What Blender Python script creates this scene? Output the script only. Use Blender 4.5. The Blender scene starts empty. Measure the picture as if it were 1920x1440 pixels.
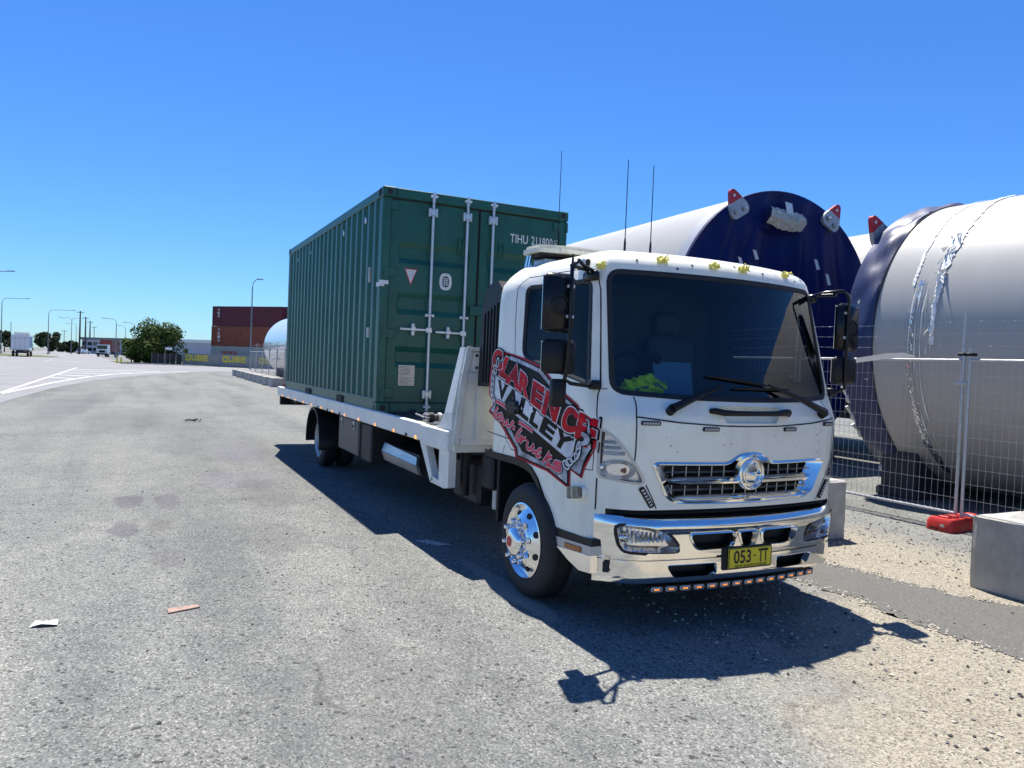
import bpy, bmesh, math, random
from mathutils import Vector, Matrix
from mathutils.geometry import tessellate_polygon

random.seed(7)
PI = math.pi
SC = bpy.context.scene
COL = SC.collection

# ------------------------------------------------------------------ camera
CAM = Vector((8.3538, -3.6433, 1.6676))
FWD = Vector((-0.89537787, 0.444664, -0.02392483))
RGT = Vector((0.44354927, 0.89532434, 0.04072316))
UPV = Vector((-0.03952861, -0.02585078, 0.99888399))
FPX = 1406.93
cd = bpy.data.cameras.new('camera'); cam = bpy.data.objects.new('camera', cd); COL.objects.link(cam)
cd.sensor_width = 36; cd.lens = FPX / 1920 * 36; cd.clip_start = .05; cd.clip_end = 6000
m = Matrix((RGT, UPV, -FWD)).transposed().to_4x4(); m.translation = CAM
cam.matrix_world = m
SC.camera = cam

# ------------------------------------------------------------------ sky and sun
SKY_TINT = (.62, 1.0, 1.5, 1)
SUN_TO = Vector((-.385, .10, 1)).normalized()
w = bpy.data.worlds.new('World'); SC.world = w; w.use_nodes = True
nt = w.node_tree; nt.nodes.clear()
sky = nt.nodes.new('ShaderNodeTexSky'); sky.sky_type = 'NISHITA'; sky.sun_disc = False
sky.sun_elevation = math.asin(SUN_TO.z); sky.sun_rotation = math.atan2(SUN_TO.x, SUN_TO.y)
sky.altitude = 0; sky.air_density = 1.1; sky.dust_density = 0.0; sky.ozone_density = 5.0
hs = nt.nodes.new('ShaderNodeHueSaturation'); hs.inputs['Saturation'].default_value = 1.1; hs.inputs['Value'].default_value = 1.0
bg = nt.nodes.new('ShaderNodeBackground'); bg.inputs['Strength'].default_value = .058
ow = nt.nodes.new('ShaderNodeOutputWorld')
tn = nt.nodes.new('ShaderNodeMix'); tn.data_type = 'RGBA'; tn.blend_type = 'MULTIPLY'; tn.inputs[0].default_value = 1.; tn.inputs[7].default_value = SKY_TINT
nt.links.new(sky.outputs[0], hs.inputs['Color']); nt.links.new(hs.outputs[0], tn.inputs[6]); nt.links.new(tn.outputs[2], bg.inputs[0]); nt.links.new(bg.outputs[0], ow.inputs[0])
sl = bpy.data.lights.new('sun', 'SUN'); sl.energy = 5.0; sl.angle = math.radians(.5); sl.color = (1, .95, .86)
so = bpy.data.objects.new('sun', sl); COL.objects.link(so); so.location = (0, 0, 60)
so.rotation_euler = SUN_TO.to_track_quat('Z', 'Y').to_euler()
vs = SC.view_settings; vs.view_transform = 'Standard'; vs.look = 'None'; vs.exposure = 0.86; vs.gamma = 1; vs.use_curve_mapping = False
SC.cycles.max_bounces = 8; SC.cycles.transparent_max_bounces = 12

# ------------------------------------------------------------------ materials
def M(name, col, rough=.5, metal=0., noise=None, bump=None, coat=0., emit=None, spec=.5, rnoise=None, streak=None):
    m = bpy.data.materials.new(name); m.use_nodes = True
    n = m.node_tree.nodes; l = m.node_tree.links; b = n['Principled BSDF']
    c = tuple(col) + (1,)
    b.inputs['Base Color'].default_value = c; b.inputs['Roughness'].default_value = rough; b.inputs['Metallic'].default_value = metal
    b.inputs['Specular IOR Level'].default_value = spec
    if coat: b.inputs['Coat Weight'].default_value = coat; b.inputs['Coat Roughness'].default_value = .06
    if emit: b.inputs['Emission Color'].default_value = tuple(emit[0]) + (1,); b.inputs['Emission Strength'].default_value = emit[1]
    if noise or bump or rnoise or streak: tc = n.new('ShaderNodeTexCoord')
    if noise:
        sc, amt = noise[:2]; c2 = noise[2] if len(noise) > 2 else tuple(x * (1 - amt) for x in col)
        t = n.new('ShaderNodeTexNoise'); t.inputs['Scale'].default_value = sc; t.inputs['Detail'].default_value = 6; t.inputs['Roughness'].default_value = .65
        r = n.new('ShaderNodeValToRGB'); r.color_ramp.elements[0].position = .35; r.color_ramp.elements[1].position = .65
        r.color_ramp.elements[0].color = tuple(c2) + (1,); r.color_ramp.elements[1].color = c
        l.new(tc.outputs['Object'], t.inputs['Vector']); l.new(t.outputs['Fac'], r.inputs[0]); l.new(r.outputs[0], b.inputs['Base Color'])
    if streak:  # rain and dirt runs: noise drawn out along the height
        sc, amt, dcol = streak
        mp = n.new('ShaderNodeMapping'); mp.inputs['Scale'].default_value = (1, 1, .10); l.new(tc.outputs['Object'], mp.inputs[0])
        t = n.new('ShaderNodeTexNoise'); t.inputs['Scale'].default_value = sc; t.inputs['Detail'].default_value = 7; t.inputs['Roughness'].default_value = .7; l.new(mp.outputs[0], t.inputs['Vector'])
        t2 = n.new('ShaderNodeTexNoise'); t2.inputs['Scale'].default_value = 1.6; t2.inputs['Detail'].default_value = 4; l.new(tc.outputs['Object'], t2.inputs['Vector'])
        ml = n.new('ShaderNodeMath'); ml.operation = 'MULTIPLY'; l.new(t.outputs['Fac'], ml.inputs[0]); l.new(t2.outputs['Fac'], ml.inputs[1])
        mr = n.new('ShaderNodeMapRange'); mr.inputs[1].default_value = .24; mr.inputs[2].default_value = .42; mr.inputs[3].default_value = 0; mr.inputs[4].default_value = amt; l.new(ml.outputs[0], mr.inputs[0])
        mx = n.new('ShaderNodeMix'); mx.data_type = 'RGBA'; l.new(mr.outputs[0], mx.inputs[0]); mx.inputs[7].default_value = tuple(dcol) + (1,)
        if b.inputs['Base Color'].links: l.new(b.inputs['Base Color'].links[0].from_socket, mx.inputs[6])
        else: mx.inputs[6].default_value = c
        l.new(mx.outputs[2], b.inputs['Base Color'])
    if rnoise:
        t = n.new('ShaderNodeTexNoise'); t.inputs['Scale'].default_value = rnoise[0]; t.inputs['Detail'].default_value = 5
        mr = n.new('ShaderNodeMapRange'); mr.inputs[1].default_value = .35; mr.inputs[2].default_value = .7; mr.inputs[3].default_value = rough; mr.inputs[4].default_value = rnoise[1]
        l.new(tc.outputs['Object'], t.inputs['Vector']); l.new(t.outputs['Fac'], mr.inputs[0]); l.new(mr.outputs[0], b.inputs['Roughness'])
    if bump:
        t = n.new('ShaderNodeTexNoise'); t.inputs['Scale'].default_value = bump[0]; t.inputs['Detail'].default_value = 4
        bp = n.new('ShaderNodeBump'); bp.inputs['Strength'].default_value = bump[1]; bp.inputs['Distance'].default_value = bump[2] if len(bump) > 2 else .01
        l.new(tc.outputs['Object'], t.inputs['Vector']); l.new(t.outputs['Fac'], bp.inputs['Height']); l.new(bp.outputs[0], b.inputs['Normal'])
    return m

def glass(name, tint, ior=1.5, gl=1.0):
    m = bpy.data.materials.new(name); m.use_nodes = True
    n = m.node_tree.nodes; l = m.node_tree.links; n.clear()
    o = n.new('ShaderNodeOutputMaterial'); mx = n.new('ShaderNodeMixShader'); fr = n.new('ShaderNodeFresnel'); fr.inputs[0].default_value = ior
    tr = n.new('ShaderNodeBsdfTransparent'); tr.inputs[0].default_value = tuple(tint) + (1,)
    g = n.new('ShaderNodeBsdfGlossy'); g.inputs['Roughness'].default_value = .02; g.inputs[0].default_value = (gl, gl, gl, 1)
    l.new(fr.outputs[0], mx.inputs[0]); l.new(tr.outputs[0], mx.inputs[1]); l.new(g.outputs[0], mx.inputs[2]); l.new(mx.outputs[0], o.inputs[0])
    return m

W_PAINT = M('white_cab_paint', (.90, .88, .755), .30, noise=(3.5, .08, (.84, .82, .70)), coat=.2, spec=.4, streak=(9, .30, (.45, .42, .35)))
W_TRAY = M('white_tray_paint', (.82, .80, .72), .45, noise=(5, .16, (.68, .67, .61)))
CREAM = M('cream_plastic', (.78, .74, .60), .5, noise=(14, .2))
BLACK_P = M('black_plastic', (.013, .014, .015), .5, noise=(8, .3), spec=.3)
BLACK_G = M('gloss_black', (.009, .010, .012), .22, spec=.3)
BLACK_S = M('black_rubber_seal', (.010, .010, .011), .6)
GAP = M('panel_gap', (.02, .02, .022), .8)
CHASSIS = M('chassis_black', (.02, .02, .021), .6, noise=(6, .5))
RUBBER = M('tyre_rubber', (.022, .022, .023), .75, noise=(30, .3), bump=(80, .15, .004))
CHROME = M('chrome', (.92, .92, .90), .05, 1., noise=(5, .12, (.86, .85, .80)), rnoise=(7, .14))
POLISH = M('polished_alloy', (.86, .86, .86), .10, 1., rnoise=(9, .2))
STEEL = M('galvanised_steel', (.55, .56, .56), .45, .4, noise=(18, .2))
SILVER = M('silver_paint', (.45, .46, .47), .35, .6)
ALU = M('brushed_aluminium', (.62, .63, .65), .42, .9, noise=(3, .2))
DARKBOX = M('brown_grey_toolbox', (.085, .078, .072), .5, noise=(4, .25))
INTERIOR = M('dark_interior', (.05, .052, .055), .7)
INT_GREY = M('grey_interior_trim', (.07, .075, .08), .7)
GLASS_W = glass('windscreen_glass', (.64, .80, .85), 1.5)
GLASS_S = glass('side_glass', (.14, .15, .16), 1.2)
LENS = glass('clear_lens', (.93, .94, .95), 1.45)
REFL = M('lamp_reflector', (.85, .86, .88), .12, .95, bump=(30, .25, .01))
AMBER = M('amber_lens', (.80, .26, .04), .2, emit=((1., .48, .18), .55))
HEAD = M('headlamp_bowl', (.92, .92, .92), .28, .55)
AMBER_O = M('amber_marker_off', (.42, .11, .01), .25)
LED_C = M('led_amber_lit', (.8, .30, .05), .3, emit=((1., .36, .07), .5))
LED_D = M('led_strip_face', (.46, .46, .45), .3)
RED_B = M('red_badge', (.5, .02, .03), .35)
YEL_PL = M('plate_yellow', (.80, .64, .02), .35, noise=(9, .1))
PLATE_K = M('plate_black', (.012, .012, .012), .5)
FOAM = M('yellow_foam', (.90, .82, .22), .9, noise=(60, .35))
D_RED = M('decal_red', (.72, .012, .022), .4, noise=(9, .55, (.22, .006, .014)), spec=.06)
D_REDL = M('decal_outline_red', (.48, .02, .04), .25, spec=.06)
D_PINK = M('decal_pink_red', (.72, .08, .12), .25, spec=.06)
D_BLK = M('decal_black', (.010, .009, .009), .4, spec=.06)
D_BRN = M('decal_panel', (.022, .017, .014), .4, noise=(7, .5), spec=.06)
D_SIL = M('decal_silver', (.62, .64, .68), .25, noise=(9, .5, (.16, .17, .19)), spec=.06)
D_WHT = M('decal_white', (.80, .80, .80), .25, noise=(6, .2, (.52, .52, .56)), spec=.06)
C_GREEN = M('container_green', (.012, .108, .080), .42, noise=(3, .28), spec=.4, streak=(7, .35, (.05, .13, .115)))
C_SEAL = M('door_gasket', (.012, .014, .014), .7)
C_ROD = M('galvanised_rod', (.62, .65, .68), .38, .55, noise=(12, .15))
LBL_W = M('white_label', (.75, .75, .73), .5, noise=(40, .15))
LBL_R = M('red_label_border', (.50, .04, .04), .5)
LBL_P = M('data_plate_metal', (.60, .58, .52), .45, .4, noise=(35, .35))
LBL_K = M('label_print', (.04, .04, .05), .6)
TW_PAINT = M('tower_paint', (.42, .412, .385), .42, noise=(.8, .08), streak=(3, .25, (.26, .25, .235)))
TW_COVER = M('navy_tarpaulin', (.0015, .011, .10), .55, noise=(1.2, .2), bump=(3, .25, .04), spec=.2)
TW_COVER2 = M('sunlit_navy_tarpaulin', (.028, .04, .115), .46, noise=(1.5, .3), bump=(2.5, .12, .04))  # same navy tarp, greyed: its sunlit sheen is put into the base colour
TW_FLANGE = M('flange_metal', (.40, .42, .45), .5, .3, noise=(4, .15))
LUG_M = M('lug_grey', (.42, .44, .46), .5, .3, noise=(14, .2))
LUG_R = M('lug_red', (.42, .012, .02), .45)
FILM = M('torn_white_film', (.80, .80, .76), .8, spec=.1)
FILM_C = glass('clear_film', (.90, .91, .92), 1.3)
PAPER = M('worn_wrap', (.60, .57, .48), .8, noise=(10, .3), bump=(10, .5, .05))
CONC = M('concrete', (.44, .425, .39), .85, noise=(5, .25, (.33, .315, .285)), bump=(28, .5, .008), streak=(6, .5, (.22, .21, .19)))
FEET = M('red_plastic', (.55, .028, .02), .45, noise=(9, .25))
HIVIS = M('hi_vis_fabric', (.78, .98, .03), .8, emit=None, noise=(12, .2))
RUST = M('brown_container', (.26, .062, .028), .6, noise=(1.2, .25), streak=(3, .4, (.14, .05, .03)))
MAROON = M('maroon_container', (.11, .012, .022), .6, noise=(1.2, .2))
ORNG = M('orange_container', (.30, .10, .03), .6)
GREYC = M('grey_container', (.36, .38, .38), .6, noise=(1.5, .15))
HOARD = M('hoarding_grey', (.26, .265, .25), .7, noise=(1.5, .12))
HOARD_D = M('dark_fence_mesh', (.035, .036, .045), .8, noise=(2, .4))
YELLOW = M('sign_yellow', (.80, .64, .02), .6, spec=.1)
SHED = M('shed_wall', (.42, .44, .50), .6, noise=(.5, .08))
ROOF = M('grey_roof', (.17, .18, .18), .7)
LAMP_M = M('lamp_galvanised', (.22, .235, .25), .5, .5)
WOODP = M('dark_pole', (.055, .05, .045), .8)
WHT = M('flat_white', (.72, .73, .74), .5)
BLUEP = M('blue_panel', (.09, .19, .33), .5)
REDC = M('red_truck_container', (.16, .016, .013), .55, noise=(1, .2))
DGLASS = M('dark_window', (.02, .025, .03), .1)
TRUNK = M('bark', (.09, .07, .05), .9)
ROADM = M('smooth_road_asphalt', (.225, .22, .225), .85, noise=(.35, .18), bump=(50, .2, .01))
PAINTW = M('road_paint', (.60, .60, .58), .6, noise=(2.5, .15))
KERB = M('pale_kerb', (.45, .44, .41), .8, noise=(1, .1))
GRASSM = M('dry_grass', (.12, .125, .035), .9, noise=(1.1, .4, (.08, .09, .025)))
PATHM = M('worn_asphalt', (.15, .145, .132), .9, noise=(75, .55), bump=(70, .6, .012), streak=(1.5, .5, (.09, .087, .08)))
BRICKM = M('terracotta', (.36, .235, .19), .8, noise=(12, .3))
PAPERW = M('litter_white', (.66, .66, .64), .7, noise=(30, .2))
CHAINM = M('dark_chain', (.06, .06, .065), .45, .7)

def leaf_mat(name, a, b):
    m = M(name, a, .8, noise=(1.3, .5, b), spec=.12); return m
LEAF1 = leaf_mat('leaves_green', (.085, .125, .026), (.04, .066, .015))
LEAF2 = leaf_mat('leaves_dark', (.055, .075, .03), (.025, .038, .016))

# ground: chip-seal asphalt that turns to beige gravel on the fence side
def ground_mat():
    m = bpy.data.materials.new('chipseal_yard'); m.use_nodes = True
    n = m.node_tree.nodes; l = m.node_tree.links; b = n['Principled BSDF']; b.inputs['Roughness'].default_value = .9
    b.inputs['Specular IOR Level'].default_value = .25
    tc = n.new('ShaderNodeTexCoord')
    def math_(op, a, c=None, clamp=False):
        x = n.new('ShaderNodeMath'); x.operation = op; x.use_clamp = clamp
        for i, v in enumerate((a, c)):
            if v is None: continue
            if isinstance(v, (int, float)): x.inputs[i].default_value = v
            else: l.new(v, x.inputs[i])
        return x.outputs[0]
    def noise(s, d=4, r=.6):
        t = n.new('ShaderNodeTexNoise'); t.inputs['Scale'].default_value = s; t.inputs['Detail'].default_value = d; t.inputs['Roughness'].default_value = r
        l.new(tc.outputs['Object'], t.inputs['Vector']); return t.outputs['Fac']
    def ramp(f, pts):
        r = n.new('ShaderNodeValToRGB'); e = r.color_ramp.elements
        while len(e) < len(pts): e.new(.5)
        for x, (p, c) in zip(e, pts): x.position = p; x.color = (*c, 1)
        l.new(f, r.inputs[0]); return r.outputs[0]
    def mix(f, a, c, mode='MIX'):
        x = n.new('ShaderNodeMix'); x.data_type = 'RGBA'; x.blend_type = mode
        for i, v in ((0, f), (6, a), (7, c)):
            if isinstance(v, (int, float)): x.inputs[i].default_value = v
            elif isinstance(v, tuple): x.inputs[i].default_value = (*v, 1)
            else: l.new(v, x.inputs[i])
        return x.outputs[2]
    v = n.new('ShaderNodeTexVoronoi'); v.inputs['Scale'].default_value = 105; l.new(tc.outputs['Object'], v.inputs['Vector'])
    sep = n.new('ShaderNodeSeparateColor'); l.new(v.outputs['Color'], sep.inputs[0])
    v2 = n.new('ShaderNodeTexVoronoi'); v2.inputs['Scale'].default_value = 48; l.new(tc.outputs['Object'], v2.inputs['Vector'])
    sep2 = n.new('ShaderNodeSeparateColor'); l.new(v2.outputs['Color'], sep2.inputs[0])
    chips = ramp(sep.outputs[0], [(0, (.055, .056, .053)), (.10, (.120, .123, .116)), (.4, (.162, .166, .157)), (.8, (.210, .215, .202)), (1, (.345, .345, .32))])
    gravel = ramp(sep.outputs[1], [(0, (.06, .05, .036)), (.12, (.18, .155, .115)), (.5, (.30, .26, .195)), (1, (.46, .41, .32))])
    big = ramp(noise(.55, 7, .62), [(.3, (.84, .84, .86)), (.5, (1.0, 1.0, 1.0)), (.72, (1.13, 1.12, 1.09))])
    mid = ramp(noise(3.2, 5, .7), [(.28, (.80, .80, .82)), (.55, (1.0, 1.0, 1.0)), (.8, (1.08, 1.07, 1.04))])
    c = mix(1., chips, big, 'MULTIPLY'); c = mix(1., c, mid, 'MULTIPLY')
    # worn lanes along the yard: long soft streaks
    mp = n.new('ShaderNodeMapping'); mp.inputs['Scale'].default_value = (.07, .85, 1); mp.inputs['Rotation'].default_value = (0, 0, .04); l.new(tc.outputs['Object'], mp.inputs[0])
    t_ = n.new('ShaderNodeTexNoise'); t_.inputs['Scale'].default_value = 1.; t_.inputs['Detail'].default_value = 4; l.new(mp.outputs[0], t_.inputs['Vector'])
    c = mix(1., c, ramp(t_.outputs['Fac'], [(.36, (.80, .80, .81)), (.5, (1, 1, 1)), (.66, (1.10, 1.09, 1.06))]), 'MULTIPLY')
    # fine cracks
    vc = n.new('ShaderNodeTexVoronoi'); vc.feature = 'DISTANCE_TO_EDGE'; vc.inputs['Scale'].default_value = .42
    wn = n.new('ShaderNodeTexNoise'); wn.inputs['Scale'].default_value = 2.2; wn.inputs['Detail'].default_value = 5; l.new(tc.outputs['Object'], wn.inputs['Vector'])
    av = n.new('ShaderNodeMix'); av.data_type = 'VECTOR'; av.inputs[0].default_value = .35; l.new(tc.outputs['Object'], av.inputs[4]); l.new(wn.outputs['Color'], av.inputs[5]); l.new(av.outputs[1], vc.inputs['Vector'])
    cr = math_('MULTIPLY', math_('LESS_THAN', vc.outputs['Distance'], .0045), math_('GREATER_THAN', noise(.3, 2), .60))
    c = mix(math_('MULTIPLY', cr, .4), c, (.05, .05, .05))
    dark = math_('LESS_THAN', sep2.outputs[0], .022)
    c = mix(math_('MULTIPLY', dark, .75), c, (.03, .03, .03))
    xy = n.new('ShaderNodeSeparateXYZ'); l.new(tc.outputs['Object'], xy.inputs[0])
    X, Y = xy.outputs[0], xy.outputs[1]
    mm = math_('ADD', math_('SUBTRACT', Y, 1.0), math_('MULTIPLY', math_('MAXIMUM', math_('SUBTRACT', X, 3.9), 0), 1.0))
    mm = math_('ADD', mm, math_('MULTIPLY', math_('SUBTRACT', noise(1.1, 6, .7), .5), 2.6))
    lim = math_('MULTIPLY', math_('SUBTRACT', 4.0, Y), 1.2, True)
    be = math_('MULTIPLY', math_('MULTIPLY', mm, 1.2, True), lim, True)
    be = math_('MULTIPLY', be, math_('GREATER_THAN', X, -8))
    c = mix(math_('MULTIPLY', be, .75), c, gravel)
    # old stains and tyre scuffs, plus one paler band by the front wheel
    wob = noise(5, 4)
    for (x, y, rx, ry, s, col) in [(-.91, -3.72, .35, .14, .55, (0.081, 0.074, 0.093)), (.55, -3.74, .30, .13, .55, (0.081, 0.074, 0.093)), (-.9, -3.33, .4, .12, .45, (0.081, 0.074, 0.093)),
                                   (.45, -3.43, .25, .12, .4, (0.093, 0.087, 0.081)), (-2.2, -2.4, .8, .5, .40, (0.130, 0.124, 0.155)), (-5., -2.1, 1.2, .35, .35, (0.136, 0.130, 0.167)),
                                   (-1.2, -2.2, .9, .35, .35, (0.074, 0.074, 0.074)), (1.2, -2.5, .6, .3, .3, (0.068, 0.068, 0.068)), (1.7, -3.4, .3, .14, .35, (0.099, 0.093, 0.093)), (-12, -4, 3, .8, .35, (0.093, 0.093, 0.093)),
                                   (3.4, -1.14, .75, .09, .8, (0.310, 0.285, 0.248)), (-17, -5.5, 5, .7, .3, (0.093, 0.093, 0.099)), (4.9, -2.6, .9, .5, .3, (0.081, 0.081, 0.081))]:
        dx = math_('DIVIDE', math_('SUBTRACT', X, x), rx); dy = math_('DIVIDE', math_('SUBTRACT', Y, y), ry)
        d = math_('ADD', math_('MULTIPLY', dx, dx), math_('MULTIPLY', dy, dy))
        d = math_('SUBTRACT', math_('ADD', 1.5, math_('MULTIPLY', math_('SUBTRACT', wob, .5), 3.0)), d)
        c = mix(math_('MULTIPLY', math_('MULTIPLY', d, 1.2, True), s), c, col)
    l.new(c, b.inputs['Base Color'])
    bp = n.new('ShaderNodeBump'); bp.inputs['Strength'].default_value = .6; bp.inputs['Distance'].default_value = .008
    l.new(v.outputs['Distance'], bp.inputs['Height']); l.new(bp.outputs[0], b.inputs['Normal'])
    return m
GROUND = ground_mat()

# ------------------------------------------------------------------ mesh helpers
class MB:
    def __init__(s): s.v = []; s.f = []; s.m = []; s.mats = []
    def mi(s, mat):
        if mat not in s.mats: s.mats.append(mat)
        return s.mats.index(mat)
    def add(s, vs, fs, mat):
        o = len(s.v); s.v += [tuple(p) for p in vs]; k = s.mi(mat)
        for f in fs: s.f.append(tuple(i + o for i in f)); s.m.append(k)
    def box(s, lo, hi, mat, bv=0., R=None, piv=None):
        (x0, y0, z0), (x1, y1, z1) = lo, hi
        if bv <= 0:
            vs = [(x, y, z) for z in (z0, z1) for y in (y0, y1) for x in (x0, x1)]
            fs = [(0, 2, 3, 1), (4, 5, 7, 6), (0, 1, 5, 4), (2, 6, 7, 3), (0, 4, 6, 2), (1, 3, 7, 5)]
        else:
            bv = min(bv, (x1 - x0) * .49, (y1 - y0) * .49, (z1 - z0) * .49)
            vs = []; idx = {}
            for i, cx in enumerate((x0, x1)):
                for j, cy in enumerate((y0, y1)):
                    for k, cz in enumerate((z0, z1)):
                        sx, sy, sz = (1 - 2 * i), (1 - 2 * j), (1 - 2 * k)
                        for a, p in enumerate(((cx, cy + sy * bv, cz + sz * bv), (cx + sx * bv, cy, cz + sz * bv), (cx + sx * bv, cy + sy * bv, cz))):
                            idx[(i, j, k, a)] = len(vs); vs.append(p)
            fs = []
            def q(*ks): fs.append(tuple(idx[k] for k in ks))
            for i in (0, 1): q((i, 0, 0, 0), (i, 1, 0, 0), (i, 1, 1, 0), (i, 0, 1, 0))
            for j in (0, 1): q((0, j, 0, 1), (1, j, 0, 1), (1, j, 1, 1), (0, j, 1, 1))
            for k in (0, 1): q((0, 0, k, 2), (1, 0, k, 2), (1, 1, k, 2), (0, 1, k, 2))
            for i in (0, 1):
                for j in (0, 1): q((i, j, 0, 0), (i, j, 1, 0), (i, j, 1, 1), (i, j, 0, 1))
            for i in (0, 1):
                for k in (0, 1): q((i, 0, k, 0), (i, 1, k, 0), (i, 1, k, 2), (i, 0, k, 2))
            for j in (0, 1):
                for k in (0, 1): q((0, j, k, 1), (1, j, k, 1), (1, j, k, 2), (0, j, k, 2))
            for i in (0, 1):
                for j in (0, 1):
                    for k in (0, 1): q((i, j, k, 0), (i, j, k, 1), (i, j, k, 2))
        if R is not None:
            c = Vector(piv) if piv is not None else Vector(((x0 + x1) / 2, (y0 + y1) / 2, (z0 + z1) / 2))
            vs = [tuple(R @ (Vector(p) - c) + c) for p in vs]
        s.add(vs, fs, mat)
    def tube(s, path, r, mat, n=8, cap=True, closed=False):
        P = [Vector(p) for p in path]; N = len(P); rr = r if isinstance(r, (list, tuple)) else [r] * N
        vs = []; up = None
        for i, p in enumerate(P):
            if closed: t = (P[(i + 1) % N] - P[i - 1]).normalized()
            else: t = (P[min(i + 1, N - 1)] - P[max(i - 1, 0)]).normalized()
            if up is None:
                up = Vector((0, 0, 1)) if abs(t.z) < .9 else Vector((1, 0, 0))
            a = t.cross(up).normalized(); b = a.cross(t).normalized(); up = b
            for k in range(n):
                g = 2 * PI * k / n; vs.append(tuple(p + (a * math.cos(g) + b * math.sin(g)) * rr[i]))
        fs = []
        for i in range(N if closed else N - 1):
            j = (i + 1) % N
            for k in range(n): fs.append((i * n + k, i * n + (k + 1) % n, j * n + (k + 1) % n, j * n + k))
        if cap and not closed: fs.append(tuple(range(n))[::-1]); fs.append(tuple((N - 1) * n + k for k in range(n)))
        s.add(vs, fs, mat)
    def cyl(s, a, b, r, mat, n=12, r2=None): s.tube([a, b], [r, r if r2 is None else r2], mat, n)
    def lathe(s, prof, mat, o=(0, 0, 0), axis='Y', n=32, flip=1, cap=False):
        """prof: (along axis, radius)"""
        vs = []; N = len(prof)
        for h, r in prof:
            for k in range(n):
                g = 2 * PI * k / n; c, d = r * math.cos(g), r * math.sin(g)
                p = {'X': (h * flip, c, d), 'Y': (c, h * flip, d), 'Z': (c, d, h * flip)}[axis]
                vs.append((p[0] + o[0], p[1] + o[1], p[2] + o[2]))
        fs = [(i * n + k, i * n + (k + 1) % n, (i + 1) * n + (k + 1) % n, (i + 1) * n + k) for i in range(N - 1) for k in range(n)]
        if cap: fs.append(tuple(range(n))); fs.append(tuple((N - 1) * n + k for k in range(n)))
        s.add(vs, fs, mat)
    def prism(s, poly, ext, mat):
        """poly: list of 3D points (planar), ext: extrusion vector"""
        e = Vector(ext); n = len(poly); P = [Vector(p) for p in poly]
        tri = tessellate_polygon([P])
        vs = P + [p + e for p in P]
        fs = [tuple(t) for t in tri] + [tuple(i + n for i in t[::-1]) for t in tri]
        fs += [(i, (i + 1) % n, (i + 1) % n + n, i + n) for i in range(n)]
        s.add(vs, fs, mat)
    def frame(s, outer, inner, ext, mat):
        """planar ring between two loops of equal count, extruded"""
        e = Vector(ext); n = len(outer); O = [Vector(p) for p in outer]; I = [Vector(p) for p in inner]
        vs = O + I + [p + e for p in O] + [p + e for p in I]; fs = []
        for i in range(n):
            j = (i + 1) % n
            fs += [(i, j, n + j, n + i), (2 * n + i, 3 * n + i, 3 * n + j, 2 * n + j), (i, 2 * n + i, 2 * n + j, j), (n + i, n + j, 3 * n + j, 3 * n + i)]
        s.add(vs, fs, mat)
    def sheet(s, poly, mat):
        P = [Vector(p) for p in poly]; s.add(P, [tuple(t) for t in tessellate_polygon([P])], mat)
    def build(s, name, parent=None, smooth=35, recalc=True):
        me = bpy.data.meshes.new(name); me.from_pydata(s.v, [], s.f)
        for m in s.mats: me.materials.append(m)
        me.polygons.foreach_set('material_index', s.m)
        if recalc:
            bm = bmesh.new(); bm.from_mesh(me); bmesh.ops.recalc_face_normals(bm, faces=bm.faces); bm.to_mesh(me); bm.free()
        me.update()
        if smooth: shade(me, smooth)
        o = bpy.data.objects.new(name, me); COL.objects.link(o)
        if parent is not None: attach(o, parent)
        return o

def shade(me, ang):
    me.polygons.foreach_set('use_smooth', [True] * len(me.polygons))
    me.set_sharp_from_angle(angle=math.radians(ang))
def attach(o, parent):
    o.parent = parent
    o.matrix_parent_inverse = world_of(parent).inverted()
def world_of(o):
    m = o.matrix_basis.copy()
    if o.parent: m = world_of(o.parent) @ o.matrix_parent_inverse @ m
    return m
def thing(name, label, cat, loc=(0, 0, 0), group=None, rz=0):
    o = bpy.data.objects.new(name, None); COL.objects.link(o); o.location = loc; o.rotation_euler = (0, 0, rz); o.empty_display_size = .2
    return tag(o, label, cat, group)
def tag(o, label=None, cat=None, group=None, kind=None):
    if label: o['label'] = label
    if cat: o['category'] = cat
    if group: o['group'] = group
    if kind: o['kind'] = kind
    return o
def kids(o): return [c for c in bpy.data.objects if c.parent == o]
def copy_tree(o, loc=None, rz=None, label=None, group=None):
    c = o.copy(); COL.objects.link(c)
    if loc is not None: c.location = loc
    if rz is not None: c.rotation_euler = (0, 0, rz)
    if label: c['label'] = label
    if group: c['group'] = group
    for k in kids(o):
        d = k.copy(); COL.objects.link(d); d.parent = c; d.matrix_parent_inverse = k.matrix_parent_inverse.copy()
        for g in kids(k):
            e = g.copy(); COL.objects.link(e); e.parent = d; e.matrix_parent_inverse = g.matrix_parent_inverse.copy()
    return c
def local(root_loc):  # helper: build at origin, then move the empty
    pass

def at(px, depth, z=0.):
    """point of the ground that lies under photo column px at a given distance ahead of the camera"""
    h = CAM + FWD * depth + RGT * ((px - 960) / FPX * depth)
    k = (z - h.z) / UPV.z
    p = h + UPV * k
    return Vector((p.x, p.y, z))
def height_at(p, py):
    """height over ground point p that shows at photo row py"""
    d = p - CAM; lo, hi = -5., 200.
    for _ in range(50):
        mz = (lo + hi) / 2; q = d + Vector((0, 0, mz - p.z)); r = 720 - FPX * q.dot(UPV) / q.dot(FWD)
        if r > py: lo = mz
        else: hi = mz
    return lo

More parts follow.
